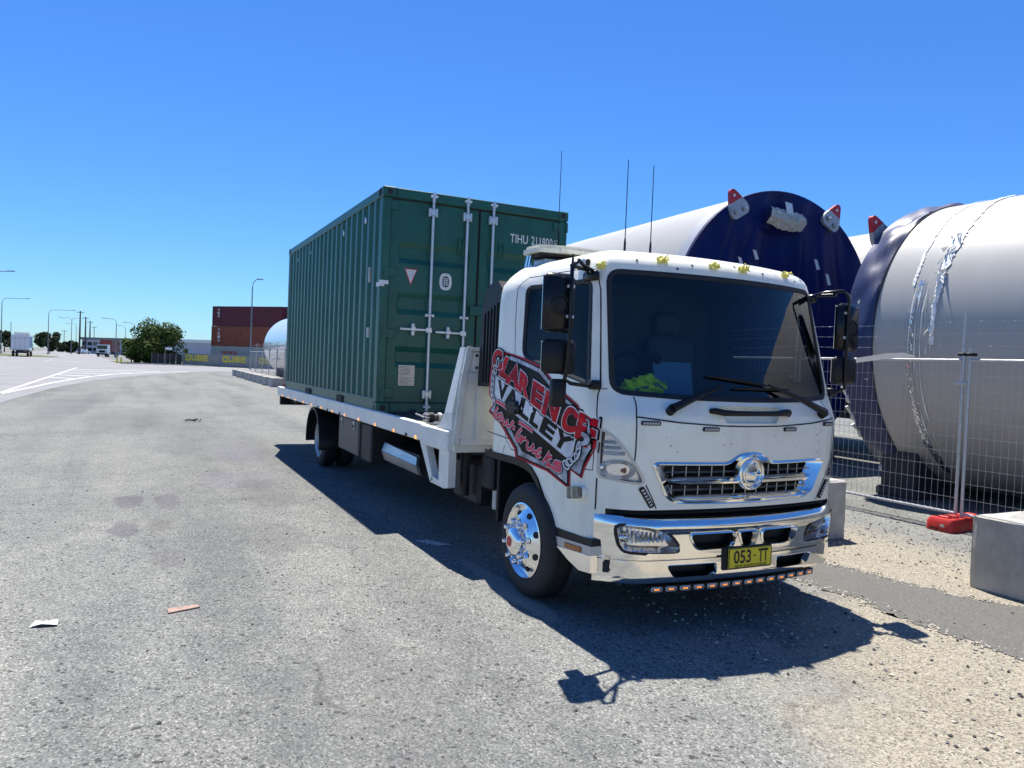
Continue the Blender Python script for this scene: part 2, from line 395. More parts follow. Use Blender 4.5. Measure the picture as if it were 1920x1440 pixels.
# boolean without operators: one cutter at a time, retried with other settings when the solver loses the mesh
def volume(me):
    bm = bmesh.new(); bm.from_mesh(me); v = abs(bm.calc_volume()); bm.free(); return v
def stray(me, old, cut):
    """did any vertex appear that lies clear of the old surface, outside it?"""
    from mathutils.bvhtree import BVHTree
    t = BVHTree.FromPolygons([v.co for v in old.vertices], [p.vertices for p in old.polygons])
    for v in me.vertices:
        p, n, i, d = t.find_nearest(v.co)
        if d is not None and d > .03 and (v.co - p).dot(n) > .025: return True
    return False
def tri(me):
    bm = bmesh.new(); bm.from_mesh(me); bmesh.ops.remove_doubles(bm, verts=bm.verts, dist=2e-5); bmesh.ops.dissolve_degenerate(bm, edges=bm.edges, dist=2e-5)
    bmesh.ops.triangulate(bm, faces=bm.faces); bm.to_mesh(me); bm.free(); me.update()
def bool_apply(obj, cutters, op='DIFFERENCE'):
    for c in cutters:
        tri(obj.data); tri(c.data); v0 = volume(obj.data); vc = volume(c.data); best = None
        for hole, slf, jig in ((False, False, 0), (True, False, 0), (False, True, 0), (True, False, .0007), (True, True, .0013), (False, False, -.0011)):
            c.location = (jig, jig * .7, -jig * .6)
            md = obj.modifiers.new('b', 'BOOLEAN'); md.operation = op; md.object = c; md.solver = 'EXACT'; md.use_hole_tolerant = hole; md.use_self = slf
            try: md.material_mode = 'TRANSFER'
            except Exception: pass
            dg = bpy.context.evaluated_depsgraph_get(); dg.update()
            me = bpy.data.meshes.new_from_object(obj.evaluated_get(dg), depsgraph=dg); obj.modifiers.clear()
            v = volume(me); lo0 = [min(q.co[i] for q in obj.data.vertices) for i in (0, 1, 2)]; hi0 = [max(q.co[i] for q in obj.data.vertices) for i in (0, 1, 2)]
            inb = len(me.vertices) > 8 and all(min(q.co[i] for q in me.vertices) > lo0[i] - 1e-3 and max(q.co[i] for q in me.vertices) < hi0[i] + 1e-3 for i in (0, 1, 2))
            inb = inb and not stray(me, obj.data, c.data)
            ok = inb and (v0 - vc - .02 <= v <= v0 + .001 and len(me.polygons) > 30) if op == 'DIFFERENCE' else (v > 1e-4 and len(me.polygons) > 30)
            if ok: best = me; break
            print('bool retry', obj.name, op, round(v0, 3), round(vc, 3), round(v, 3), len(me.polygons))
        if best is not None: obj.data = best
        else: print('BOOL FAILED', obj.name)
    return obj
def drop(*os):
    for o in os: bpy.data.objects.remove(o)

# glyphs of the built-in font as 2D triangles
def text_tris(s, bold=0., align='LEFT'):
    cu = bpy.data.curves.new('t', 'FONT'); cu.body = s; cu.size = 1; cu.offset = bold; cu.fill_mode = 'FRONT'; cu.align_x = align; cu.resolution_u = 4
    o = bpy.data.objects.new('t', cu); COL.objects.link(o)
    dg = bpy.context.evaluated_depsgraph_get(); dg.update()
    me = o.evaluated_get(dg).to_mesh()
    V = [(v.co.x, v.co.y) for v in me.vertices]; F = [tuple(p.vertices) for p in me.polygons]
    o.evaluated_get(dg).to_mesh_clear(); bpy.data.objects.remove(o)
    return V, F
def text_on(mb, s, fn, mat, bold=.0, box=None):
    """map text into a box: fn(a,b) with a,b in 0..1 over the text bounds"""
    V, F = text_tris(s, bold)
    x0 = min(v[0] for v in V); x1 = max(v[0] for v in V); y0 = min(v[1] for v in V); y1 = max(v[1] for v in V)
    mb.add([fn((a - x0) / (x1 - x0), (b - y0) / (y1 - y0)) for a, b in V], F, mat)
# ------------------------------------------------------------------ setting
g = MB(); S = 2500.
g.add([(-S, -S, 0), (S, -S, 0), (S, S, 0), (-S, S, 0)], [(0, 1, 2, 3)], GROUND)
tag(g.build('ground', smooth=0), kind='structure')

def strip(name, pts, z, mat, kind='structure'):
    b = MB(); b.sheet([(x, y, z) for x, y in pts], mat); return tag(b.build(name, smooth=0), kind=kind)
def jitter(pts, step, amp, seed):
    r = random.Random(seed); out = []
    for (a, b) in zip(pts, pts[1:] + pts[:1]):
        L = math.hypot(b[0] - a[0], b[1] - a[1]); n = max(1, int(L / step))
        for i in range(n):
            t = i / n; out.append((a[0] + (b[0] - a[0]) * t + r.uniform(-amp, amp), a[1] + (b[1] - a[1]) * t + r.uniform(-amp, amp)))
    return out
# public road, slightly raised over the yard's chip seal
strip('road', [(40, -60), (40, -9.2), (8, -7.95), (-17.7, -7.25), (-27.3, -6.83), (-37, -5.83), (-44, -4.6), (-50.3, -3.03), (-57, -1.3), (-66, 1.6), (-75, 8), (-95, 40), (-140, 110), (-165, 100), (-118, 30), (-104, 4),
               (-103, -1.5), (-112, -6.2), (-150, -9.5), (-420, -26), (-420, -44), (-150, -28), (-100, -30), (-60, -45)], .004, ROADM)
pm = MB()
def band(a, b, w, z=.009):
    a = Vector((*a, z)); b = Vector((*b, z)); n = (b - a).cross(Vector((0, 0, 1))).normalized() * w / 2
    pm.add([a - n, b - n, b + n, a + n], [(0, 1, 2, 3)], PAINTW)
def road_mark(name, lines, label):
    global pm
    pm = MB()
    for l in lines: band(*l)
    return tag(pm.build(name, smooth=0), label=None, kind='structure')
P1 = (-14., -7.75); TIP = (-23., -7.98)
road_mark('edge_line', [((12, -8.6), P1, .12), (P1, TIP, .13), (TIP, (-65.7, -8.48), .15), ((-22.4, -7.9), (-32.65, -7.31), .17), ((-32.65, -7.31), (-37.9, -6.84), .18), ((-37.9, -6.84), (-44, -6.17), .2),
                        ((-44, -6.17), (-49.6, -5.2), .22), ((-49.6, -5.2), (-56.65, -2.97), .28), ((-56.65, -2.97), (-64, .3), .3)], None)
road_mark('hatch_marking', [((-40.2, -8.1), (-38.8, -6.75), .42), ((-45.2, -8.2), (-43.9, -6.2), .5), ((-49.9, -8.3), (-49, -5.4), .55), ((-54.9, -8.3), (-55.3, -4.2), .65), ((-60.2, -8.4), (-61, -2.1), .75)], None)
road_mark('lane_line', [((-90 - 9 * i, -13.2 - .55 * i), (-93 - 9 * i, -13.4 - .55 * i), .15) for i in range(14)] + [((-91, 1.5), (-88, 8), .3), ((-99, -14.5), (-99.4, -10), .4)], None)
strip('asphalt_path', jitter([(3.45, 1.40), (3.88, 1.26), (4.17, 1.25), (4.42, 1.30), (4.81, 1.22), (5.19, 1.23), (5.53, 1.22), (7.4, 1.25), (7.4, 2.75), (6.0, 2.52), (5.07, 2.37), (4.8, 2.22), (4.63, 2.16), (4.4, 2.13), (4.14, 2.07), (3.84, 2.04), (3.5, 1.95)], .04, .045, 3), .004, PATHM)
# verge and kerb across the side road
vb = MB()
vp = [at(228, 92), at(285, 95.5), at(400, 99), at(480, 97), at(600, 94), at(640, 112), at(480, 118), at(330, 118), at(230, 112), at(205, 108)]
vb.sheet([(p.x, p.y, .03) for p in vp], GRASSM); tag(vb.build('grass_verge', smooth=0), kind='structure')
kb = MB()
for a, b in zip(vp[:4], vp[1:5]):
    d = (b - a).normalized(); n = Vector((-d.y, d.x, 0)) * .15
    kb.prism([(a - n).to_tuple(), (b - n).to_tuple(), (b + n).to_tuple(), (a + n).to_tuple()], (0, 0, .13), KERB)
tag(kb.build('kerb', smooth=0), kind='structure')
vb = MB(); vp2 = [at(-40, 118), at(62, 122), at(108, 126), at(112, 133), at(60, 150), at(-40, 150)]
vb.sheet([(p.x, p.y, .05) for p in vp2], GRASSM); tag(vb.build('traffic_island_grass', smooth=0), kind='structure')

# ------------------------------------------------------------------ tow truck
TRUCK = thing('tow_truck', 'white tilt tray tow truck with black and red door sign carrying the green container', 'tow truck', (0, 0, 0))

def lerp_t(t, z):
    if z <= t[0][0]: return t[0][1]
    for (a, va), (b, vb) in zip(t, t[1:]):
        if z <= b:
            return va + (vb - va) * (z - a) / (b - a)
    return t[-1][1]
HALF_WIDTH = [(.2, 1.06), (.9, 1.08), (1.35, 1.085), (1.5, 1.075), (2.25, .985), (2.34, .965), (2.40, .94), (2.45, .89), (2.49, .80), (2.52, .62), (2.54, .30)]
NOSE = [(.2, 4.60), (.8, 4.605), (1.0, 4.615), (1.36, 4.63), (1.5, 4.58), (1.55, 4.565), (2.34, 4.375), (2.39, 4.36), (2.435, 4.31), (2.47, 4.22), (2.50, 4.08), (2.525, 3.90), (2.54, 3.65)]
REAR_W = [(1.35, 1.085), (2.2, 1.07), (2.3, 1.05), (2.36, 1.01), (2.41, .965), (2.45, .92), (2.48, .86), (2.52, .66), (2.54, .34)]
def half_width(z): return lerp_t(HALF_WIDTH, z)
def cab_front(y, z):
    t = min(1., max(0., (z - 1.36) / .19)); t = t * t * (3 - 2 * t)
    a = abs(y)
    return lerp_t(NOSE, z) - ((1 - t) * (.07 * (a / .77) ** 2 + 1.9 * max(0., a - .78) ** 2) + t * .2 * (a / .95) ** 2)
def cab_surf(u, z):
    """u in -1..1 runs round the nose, beyond that along the flanks in metres"""
    w = half_width(z); a = abs(u); s = 1 if u >= 0 else -1
    yc = .93 * w
    if a <= .9:
        y = yc * a / .9
        return (cab_front(y, z), s * y, z)
    xc = cab_front(yc, z)
    th = min(1., (a - .9) / .1) * math.pi / 2
    y = yc + .07 * w * math.sin(th)
    x = xc - .09 * (1 - math.cos(th)) - .03 * th / (math.pi / 2)
    if a > 1:
        x -= a - 1
        t = min(1., max(0., (3.35 - x) / .35)); y = w + (lerp_t(REAR_W, z) - w) * t * t * (3 - 2 * t)
    return (x, s * y, z)

CABD = {
  'side_window': [(-1.814, 2.284), (-1.638, 2.284), (-1.321, 2.276), (-1.03, 2.27), (-0.979, 2.24), (-0.969, 2.188), (-0.967, 1.883), (-0.969, 1.583), (-0.985, 1.568), (-1.402, 1.644), (-1.83, 1.725), (-1.893, 1.773), (-1.897, 1.842), (-1.863, 2.063), (-1.827, 2.251)],
  'door_rear': [(-1.02, 2.346), (-1.426, 2.356), (-1.826, 2.361), (-1.877, 2.313), (-1.893, 2.254), (-1.944, 1.995), (-1.983, 1.74), (-2.064, 1.286), (-2.063, 1.105)],
  'door_front': [(-1.02, 2.346), (-0.969, 2.321), (-0.947, 2.276), (-0.935, 2.186), (-0.929, 1.964), (-0.919, 1.544), (-0.932, 1.508), (-0.947, 1.362)],
  'sill_line': [(-2.496, 1.129), (-2.063, 1.105)],
  'front_line': [(-0.75, 1.504), (-0.751, 1.462), (-0.772, 1.381), (-0.769, 1.189), (-0.771, 1.108)],
  'front_line_low': [(-0.703, 0.958), (-0.654, 0.859), (-0.631, 0.804)],
  'corner_line': [(-0.934, 0.985), (-0.934, 0.835), (-0.936, 0.784)],
  'hood_line': [(-0.772, 1.381), (-0.754, 1.381), (-0.51, 1.352), (-0.225, 1.335), (-0.035, 1.332)],
  'headlight': [(-0.934, 1.304), (-0.903, 1.289), (-0.87, 1.258), (-0.837, 1.21), (-0.804, 1.159), (-0.771, 1.098), (-0.731, 1.029), (-0.706, 0.958), (-0.785, 0.962), (-0.86, 0.976), (-0.933, 0.991), (-0.936, 1.147)],
  'arch': [(-2.52, 0.982), (-2.293, 0.978), (-1.965, 0.979), (-1.819, 0.969), (-1.71, 0.944), (-1.604, 0.878), (-1.499, 0.76), (-1.465, 0.707), (-1.395, 0.589)],
  'flare': [(-2.385, 0.885), (-1.923, 0.931), (-1.779, 0.908), (-1.634, 0.841), (-1.514, 0.726)],
  'foam': [(-0.944, 2.345), (-0.563, 2.407), (-0.158, 2.398), (0.108, 2.396), (0.613, 2.41)],
  'holes': [(-0.734, 2.402), (-0.336, 2.393), (0.313, 2.393), (0.856, 2.405)],
  'fog': [(-0.837, 0.694), (-0.777, 0.703), (-0.647, 0.686), (-0.555, 0.64), (-0.504, 0.582), (-0.486, 0.537), (-0.537, 0.522), (-0.774, 0.535), (-0.818, 0.563), (-0.833, 0.611)],
  'lowslot': [(-0.566, 0.448), (-0.242, 0.447), (-0.238, 0.368), (-0.534, 0.371)],
  'd_red': [(-2.111, 1.774), (-1.852, 1.729), (-1.585, 1.671), (-1.425, 1.587), (-1.237, 1.497), (-1.09, 1.434), (-1.072, 1.397), (-0.934, 1.354), (-0.935, 1.304), (-0.946, 1.165), (-1.016, 0.963), (-1.162, 0.999), (-1.159, 0.868), (-1.473, 0.943), (-1.969, 0.978), (-1.992, 1.038), (-2.253, 1.205), (-2.49, 1.291), (-2.4, 1.36), (-2.476, 1.43), (-2.417, 1.608), (-2.369, 1.735), (-2.256, 1.815), (-2.166, 1.782)],
  'd_black': [(-2.102, 1.763), (-1.592, 1.661), (-1.439, 1.58), (-1.246, 1.485), (-1.106, 1.428), (-1.09, 1.388), (-0.939, 1.347), (-0.941, 1.3), (-0.953, 1.168), (-1.026, 0.974), (-1.172, 1.01), (-1.174, 0.883), (-1.462, 0.956), (-1.944, 0.991), (-1.967, 1.049), (-2.226, 1.216), (-2.46, 1.297), (-2.37, 1.362), (-2.444, 1.436), (-2.39, 1.609), (-2.339, 1.736), (-2.253, 1.798), (-2.179, 1.765), (-2.148, 1.749)],
  'd_silver': [(-2.093, 1.752), (-1.599, 1.652), (-1.453, 1.572), (-1.263, 1.471), (-1.118, 1.419), (-1.111, 1.38), (-0.979, 1.345), (-0.965, 1.169), (-1.037, 0.986), (-1.198, 1.021), (-1.192, 0.904), (-1.453, 0.968), (-1.92, 1.004), (-1.942, 1.06), (-2.2, 1.226), (-2.437, 1.303), (-2.339, 1.372), (-2.411, 1.45), (-2.357, 1.61), (-2.224, 1.712), (-2.141, 1.737)],
  'd_panel': [(-2.079, 1.718), (-1.619, 1.629), (-1.481, 1.556), (-1.287, 1.453), (-1.14, 1.404), (-1.126, 1.359), (-1.032, 1.339), (-1.032, 1.205), (-1.111, 1.081), (-1.268, 1.047), (-1.309, 1.031), (-1.54, 1.004), (-1.863, 1.038), (-1.91, 1.079), (-2.146, 1.243), (-2.365, 1.329), (-2.297, 1.391), (-2.327, 1.43), (-2.289, 1.587), (-2.196, 1.696)],
  'd_band': [(-2.308, 1.59), (-2.062, 1.522), (-1.744, 1.408), (-1.347, 1.285), (-1.103, 1.205), (-1.138, 1.091), (-1.189, 1.068), (-1.494, 1.156), (-1.904, 1.275), (-2.343, 1.4), (-2.403, 1.442), (-2.351, 1.543)],
  'd_a0': [(-2.315, 1.803), (-2.159, 1.782), (-2.176, 1.635), (-2.375, 1.639)],
  'd_a1': [(-2.113, 1.737), (-2.007, 1.711), (-2.084, 1.549), (-2.241, 1.592)],
  'd_a2': [(-1.992, 1.687), (-1.921, 1.665), (-1.922, 1.493), (-2.136, 1.539)],
  'd_a3': [(-1.898, 1.638), (-1.708, 1.57), (-1.771, 1.425), (-1.923, 1.488)],
  'd_a4': [(-1.684, 1.569), (-1.509, 1.521), (-1.591, 1.361), (-1.744, 1.407)],
  'd_a5': [(-1.479, 1.511), (-1.29, 1.435), (-1.369, 1.294), (-1.576, 1.346)],
  'd_a6': [(-1.221, 1.438), (-1.074, 1.383), (-1.113, 1.244), (-1.323, 1.252)],
  'd_a7': [(-1.061, 1.387), (-0.938, 1.349), (-0.946, 1.169), (-1.113, 1.221)],
  'd_b0': [(-2.258, 1.563), (-2.084, 1.52), (-2.163, 1.375), (-2.302, 1.425)],
  'd_b1': [(-2.111, 1.527), (-1.893, 1.45), (-1.962, 1.314), (-2.186, 1.383)],
  'd_b2': [(-1.881, 1.446), (-1.718, 1.388), (-1.782, 1.262), (-1.95, 1.311)],
  'd_b3': [(-1.706, 1.384), (-1.562, 1.34), (-1.633, 1.219), (-1.77, 1.259)],
  'd_b4': [(-1.538, 1.333), (-1.333, 1.27), (-1.418, 1.157), (-1.611, 1.213)],
  'd_b5': [(-1.344, 1.274), (-1.112, 1.201), (-1.207, 1.097), (-1.429, 1.16)],
  'd_s0': [(-2.337, 1.384), (-2.243, 1.371), (-2.13, 1.341)],
  'd_s1': [(-2.289, 1.342), (-2.34, 1.289), (-2.357, 1.267), (-2.327, 1.257), (-2.273, 1.286)],
  'd_s2': [(-2.241, 1.29), (-2.271, 1.269), (-2.258, 1.246), (-2.217, 1.248), (-2.201, 1.267), (-2.226, 1.289), (-2.241, 1.29)],
  'd_s3': [(-2.171, 1.261), (-2.181, 1.224), (-2.14, 1.219), (-2.107, 1.246), (-2.107, 1.21), (-2.062, 1.208), (-2.021, 1.241), (-2.002, 1.227)],
  'd_s4': [(-2.018, 1.206), (-1.972, 1.197)],
  'd_s5': [(-1.922, 1.251), (-1.816, 1.232), (-1.691, 1.204)],
  'd_s6': [(-1.863, 1.209), (-1.94, 1.154), (-1.949, 1.122), (-1.919, 1.114), (-1.871, 1.154)],
  'd_s7': [(-1.838, 1.155), (-1.887, 1.101), (-1.839, 1.13), (-1.787, 1.141)],
  'd_s8': [(-1.756, 1.131), (-1.771, 1.084), (-1.726, 1.07), (-1.666, 1.107), (-1.682, 1.064), (-1.622, 1.06)],
  'd_s9': [(-1.544, 1.084), (-1.585, 1.083), (-1.621, 1.049), (-1.601, 1.033), (-1.552, 1.05)],
  'd_s10': [(-1.428, 1.085), (-1.521, 1.002)],
  'd_s11': [(-1.393, 1.055), (-1.475, 1.035), (-1.42, 1.001)],
  'd_s12': [(-1.266, 1.025), (-1.344, 1.03), (-1.356, 1.01), (-1.275, 0.997), (-1.296, 0.974), (-1.419, 0.991), (-1.478, 0.986)],
  'd_rings': [(-2.244, 1.691), (-2.296, 1.636), (-2.338, 1.585), (-2.357, 1.539), (-2.37, 1.493), (-2.391, 1.451), (-2.371, 1.407), (-2.366, 1.362), (-1.053, 1.156), (-1.062, 1.118), (-1.101, 1.089), (-1.16, 1.051), (-1.198, 1.028)],
  'd_hook': [(-1.018, 1.254), (-0.989, 1.244), (-0.982, 1.222), (-0.99, 1.198), (-1.031, 1.186), (-1.061, 1.169)],
}


def surf_n(f, u, z):
    e = 1e-3
    a = Vector(f(u + e, z)) - Vector(f(u - e, z)); b = Vector(f(u, z + e)) - Vector(f(u, z - e))
    n = a.cross(b)
    if n.length < 1e-12: n = Vector((1, 0, 0))
    n.normalize(); p = f(u, z)
    if n.dot(Vector((p[0] - 3.4, p[1] * 1.4, 0))) < 0: n = -n
    return n
def sp(u, z, d=0., f=cab_surf):
    return Vector(f(u, z)) + surf_n(f, u, z) * d
def mirror(pts): return [(-u, z) for u, z in pts][::-1]
def smooth_loop(P, k=4, closed=True):
    out = []; N = len(P); rng = range(N if closed else N - 1)
    g = lambda i: P[i % N] if closed else P[max(0, min(N - 1, i))]
    for i in rng:
        a, b, c, d = g(i - 1), g(i), g(i + 1), g(i + 2)
        for j in range(k):
            t = j / k; t2 = t * t; t3 = t2 * t
            out.append(tuple(.5 * (2 * b[q] + (c[q] - a[q]) * t + (2 * a[q] - 5 * b[q] + 4 * c[q] - d[q]) * t2 + (3 * b[q] - a[q] - 3 * c[q] + d[q]) * t3) for q in (0, 1)))
    if not closed: out.append(tuple(P[-1]))
    return out
def rounded(P, r, k=5):
    """round the corners of a 2D polygon; r per corner or one value"""
    out = []; N = len(P)
    for i in range(N):
        p = Vector(P[i]); a = Vector(P[i - 1]) - p; b = Vector(P[(i + 1) % N]) - p
        ri = r[i] if isinstance(r, (list, tuple)) else r
        la, lb = min(ri, a.length * .49), min(ri, b.length * .49)
        s, e = p + a.normalized() * la, p + b.normalized() * lb
        for j in range(k + 1):
            t = j / k; q = s * (1 - t) ** 2 + p * 2 * t * (1 - t) + e * t * t; out.append((q.x, q.y))
    return out
def densify(P, step, closed=True):
    out = []; N = len(P)
    for i in range(N if closed else N - 1):
        a, b = Vector(P[i]), Vector(P[(i + 1) % N]); n = max(1, int((b - a).length / step))
        for j in range(n): q = a.lerp(b, j / n); out.append((q.x, q.y))
    if not closed: out.append(tuple(P[-1]))
    return out
def patch(mb, loop, mat, d=.002, rings=5, f=cab_surf):
    cu = sum(p[0] for p in loop) / len(loop); cz = sum(p[1] for p in loop) / len(loop); n = len(loop); vs = []; fs = []
    for k in range(rings):
        s = 1 - k / rings
        vs += [sp(cu + (u - cu) * s, cz + (z - cz) * s, d, f) for u, z in loop]
    vs.append(sp(cu, cz, d, f))
    for k in range(rings - 1):
        for i in range(n): j = (i + 1) % n; fs.append((k * n + i, k * n + j, (k + 1) * n + j, (k + 1) * n + i))
    for i in range(n): fs.append(((rings - 1) * n + i, (rings - 1) * n + (i + 1) % n, rings * n))
    mb.add(vs, fs, mat)
def ring(mb, A, B, mat, d=.002, d2=None, f=cab_surf):
    n = len(A); vs = [sp(u, z, d, f) for u, z in A] + [sp(u, z, d if d2 is None else d2, f) for u, z in B]
    mb.add(vs, [(i, (i + 1) % n, n + (i + 1) % n, n + i) for i in range(n)], mat)
def inset(loop, k):
    """shrink a star-shaped loop towards its middle by about k"""
    cu = sum(p[0] for p in loop) / len(loop); cz = sum(p[1] for p in loop) / len(loop); out = []
    N = len(loop)
    for i, (u, z) in enumerate(loop):
        a = Vector(loop[i - 1]); b = Vector(loop[(i + 1) % N]); t = (b - a)
        if t.length < 1e-9: t = Vector((1, 0))
        t.normalize(); n = Vector((-t.y, t.x))
        if n.dot(Vector((cu - u, cz - z))) < 0: n = -n
        out.append((u + n.x * k, z + n.y * k))
    return out
def ribbon(mb, line, w, mat, d=.0015, f=cab_surf):
    L = [Vector(p) for p in densify(line, .04, False)]; vs = []; fs = []
    for i, p in enumerate(L):
        t = (L[min(i + 1, len(L) - 1)] - L[max(i - 1, 0)]).normalized(); n = Vector((-t.y, t.x)) * w / 2
        vs += [sp(p.x - n.x, p.y - n.y, d, f), sp(p.x + n.x, p.y + n.y, d, f)]
    for i in range(len(L) - 1): fs.append((2 * i, 2 * i + 1, 2 * i + 3, 2 * i + 2))
    mb.add(vs, fs, mat)
def plug(loop, d0, d1, mat, f=cab_surf, rings=4):
    """closed solid between two offsets of a surface patch, for boolean cuts"""
    mb = MB(); n = len(loop); 
    cu = sum(p[0] for p in loop) / n; cz = sum(p[1] for p in loop) / n
    vs = []; fs = []; base = []
    for d in (d0, d1):
        o = len(vs); base.append(o)
        for k in range(rings):
            s = 1 - k / rings; vs += [sp(cu + (u - cu) * s, cz + (z - cz) * s, d, f) for u, z in loop]
        vs.append(sp(cu, cz, d, f))
        for k in range(rings - 1):
            for i in range(n): j = (i + 1) % n; fs.append((o + k * n + i, o + k * n + j, o + (k + 1) * n + j, o + (k + 1) * n + i))
        for i in range(n): fs.append((o + (rings - 1) * n + i, o + (rings - 1) * n + (i + 1) % n, o + rings * n))
    for i in range(n): j = (i + 1) % n; fs.append((base[0] + i, base[0] + j, base[1] + j, base[1] + i))
    mb.add(vs, fs, mat); return mb.build('cutter', smooth=0)
def prism_y(poly, y0, y1, mat, name='cutter'):
    mb = MB(); mb.prism([(x, y0, z) for x, z in poly], (0, y1 - y0, 0), mat); return mb.build(name, smooth=0)

REAR = [(2.28, 2.865), (2.38, 2.885), (2.44, 2.94), (2.48, 3.03), (2.52, 3.18), (2.54, 3.30)]
def cab_ring(z, ins=0., front_ins=0., zz=None):
    zs = z if zz is None else zz
    pts = []
    wz = half_width(zs)
    us = [i / 40 * .9 for i in range(0, 41)] + [.9 + .1 * i / 8 for i in range(1, 9)]
    half = []
    k = (wz - ins) / wz
    for u in us:
        x, y, _ = cab_surf(u, zs); half.append((x - front_ins, y * k))
    wr = lerp_t(REAR_W, zs); xc = half[-1][0]; xr = lerp_t(REAR, zs) + ins
    for i in range(1, 13):
        xx = xc + (xr + .05 - xc) * i / 12; half.append((xx, cab_surf(1 + xc - xx, zs)[1] - ins))
    for i in range(1, 7):
        th = i / 6 * PI / 2; half.append((xr + .05 - .05 * math.sin(th), wr - ins - .05 + .05 * math.cos(th)))
    left = [(x, -y, z) for x, y in half[1:]][::-1]
    return left + [(x, y, z) for x, y in half]
def loft(rings, mat):
    mb = MB(); n = len(rings[0]); vs = [p for r in rings for p in r]; fs = []
    for i in range(len(rings) - 1):
        for k in range(n): j = (k + 1) % n; fs.append((i * n + k, i * n + j, (i + 1) * n + j, (i + 1) * n + k))
    fs.append(tuple(range(n))); fs.append(tuple((len(rings) - 1) * n + k for k in range(n)))
    mb.add(vs, fs, mat); return mb
ZL = [.36, .6, .8, .95, 1.1, 1.25, 1.34, 1.38, 1.41, 1.44, 1.47, 1.50, 1.53, 1.58, 1.7, 1.85, 2.0, 2.15, 2.25, 2.30, 2.34, 2.37, 2.40, 2.42, 2.44, 2.455, 2.47, 2.485, 2.50, 2.51, 2.52, 2.53, 2.54]
cab = loft([cab_ring(z) for z in ZL], W_PAINT).build('cab', TRUCK, smooth=0)
inner = loft([cab_ring(z, .055, fi, zz) for z, fi, zz in [(1.06, .32, 1.10), (1.3, .32, 1.3), (1.40, .30, 1.40), (1.445, .10, 1.49), (1.49, .055, 1.52), (1.7, .055, 1.7), (2.0, .055, 2.0), (2.25, .055, 2.26), (2.33, .055, 2.36), (2.37, .055, 2.41), (2.40, .06, 2.43)]], INTERIOR).build('cutter', smooth=0)

WS_OUT = densify(rounded([(-.875, 1.515), (-.45, 1.492), (0, 1.487), (.45, 1.492), (.875, 1.515), (.914, 2.335), (.45, 2.331), (0, 2.329), (-.45, 2.331), (-.914, 2.335)], [.10, .1, .1, .1, .10, .09, .1, .1, .1, .09], 5), .06)
WS_IN = inset(WS_OUT, .034)
WS_CUT = inset(WS_OUT, .014)
SW = densify(rounded([(-1.865, 2.290), (-.976, 2.270), (-.967, 1.562), (-1.40, 1.640), (-1.915, 1.735)], [.07, .07, .05, .25, .10], 6), .06); SW_CUT = inset(SW, .012); SW_IN = inset(SW, .03)
HL = CABD['headlight']; HL = densify(rounded(HL, .03, 3), .04)
GR_HALF = [(-.671, 1.076), (-.653, 1.103), (-.18, 1.097), (-.141, 1.114), (-.103, 1.145), (-.045, 1.160)]
GR_LOW = [(-.52, .838), (-.40, .829), (-.15, .824)]
GRILLE = GR_HALF + [(-u, z) for u, z in GR_HALF[::-1]] + [(.576, .872)] + [(-u, z) for u, z in GR_LOW] + [(u, z) for u, z in GR_LOW[::-1]] + [(-.576, .872)]
GRILLE = densify(rounded(GRILLE, .028, 3), .05)
GR_CUT = inset(GRILLE, .02)
archxz = [(cab_surf(u, z)[0], z) for u, z in CABD['arch']]
body_cut = [(2.4, .2), (2.4, .982)] + archxz + [(3.955, .583), (4.9, .60), (4.9, .2)]
c1 = plug(WS_CUT, .15, -.16, BLACK_S); SWX = [(cab_surf(u, z)[0], z) for u, z in SW_CUT]; c2 = prism_y(SWX, -1.4, -.80, BLACK_S); c3 = prism_y(SWX, .80, 1.4, BLACK_S)
c4 = prism_y(body_cut, -1.5, 1.5, CHASSIS); c5 = prism_y([(4.405, .1), (4.9, .1), (4.9, .795), (4.405, .795)], -1.5, 1.5, CHASSIS)
c6 = plug(GR_CUT, .12, -.10, BLACK_P); c7 = plug(inset(HL, .006), .1, -.10, REFL); c8 = plug(mirror(inset(HL, .006)), .1, -.10, REFL)
c9 = plug(rounded([(-.245, 1.458), (.245, 1.458), (.20, 1.352), (-.20, 1.352)], .02), .1, -.035, W_PAINT)
bool_apply(cab, [inner, c1, c2, c3, c4, c5, c6, c7, c8, c9])
# doors: cut out of the shell along their shut lines
DO = CABD['door_rear'][::-1] + CABD['door_front'][1:] + [(-.985, 1.20), (-.99, 1.03), (-1.4, 1.02), (-2.02, 1.02)]
DO = [(-2.163, 1.105), (-2.163, 1.286), (-2.006, 1.74), (-1.99, 1.998), (-1.955, 2.262), (-1.93, 2.305), (-1.86, 2.352), (-1.433, 2.352), (-1.03, 2.345), (-.975, 2.318), (-.950, 2.276), (-.936, 2.186), (-.930, 1.964), (-.922, 1.56), (-.934, 1.509), (-.948, 1.365), (-.955, 1.03), (-1.4, 1.025), (-2.05, 1.03)]
DO = densify(DO, .12)
for side in (1, -1):
    loop = DO if side == 1 else mirror(DO)
    xz = [(cab_surf(u, z)[0], z) for u, z in DO]; ya, yb = (-1.4, -.86) if side == 1 else (.86, 1.4)
    pin = prism_y(inset(xz, .0035), ya, yb, GAP); pout = prism_y(inset(xz, -.0035), ya, yb, GAP)
    door = bpy.data.objects.new('door', cab.data.copy()); COL.objects.link(door); attach(door, TRUCK)
    bool_apply(door, [pin], 'INTERSECT'); bool_apply(cab, [pout])
    shade(door.data, 32)
    drop(pin, pout)
    if side == 1: DOOR_R = door
    else: DOOR_L = door
shade(cab.data, 32)
drop(inner, c1, c2, c3, c4, c5, c6, c7, c8, c9)

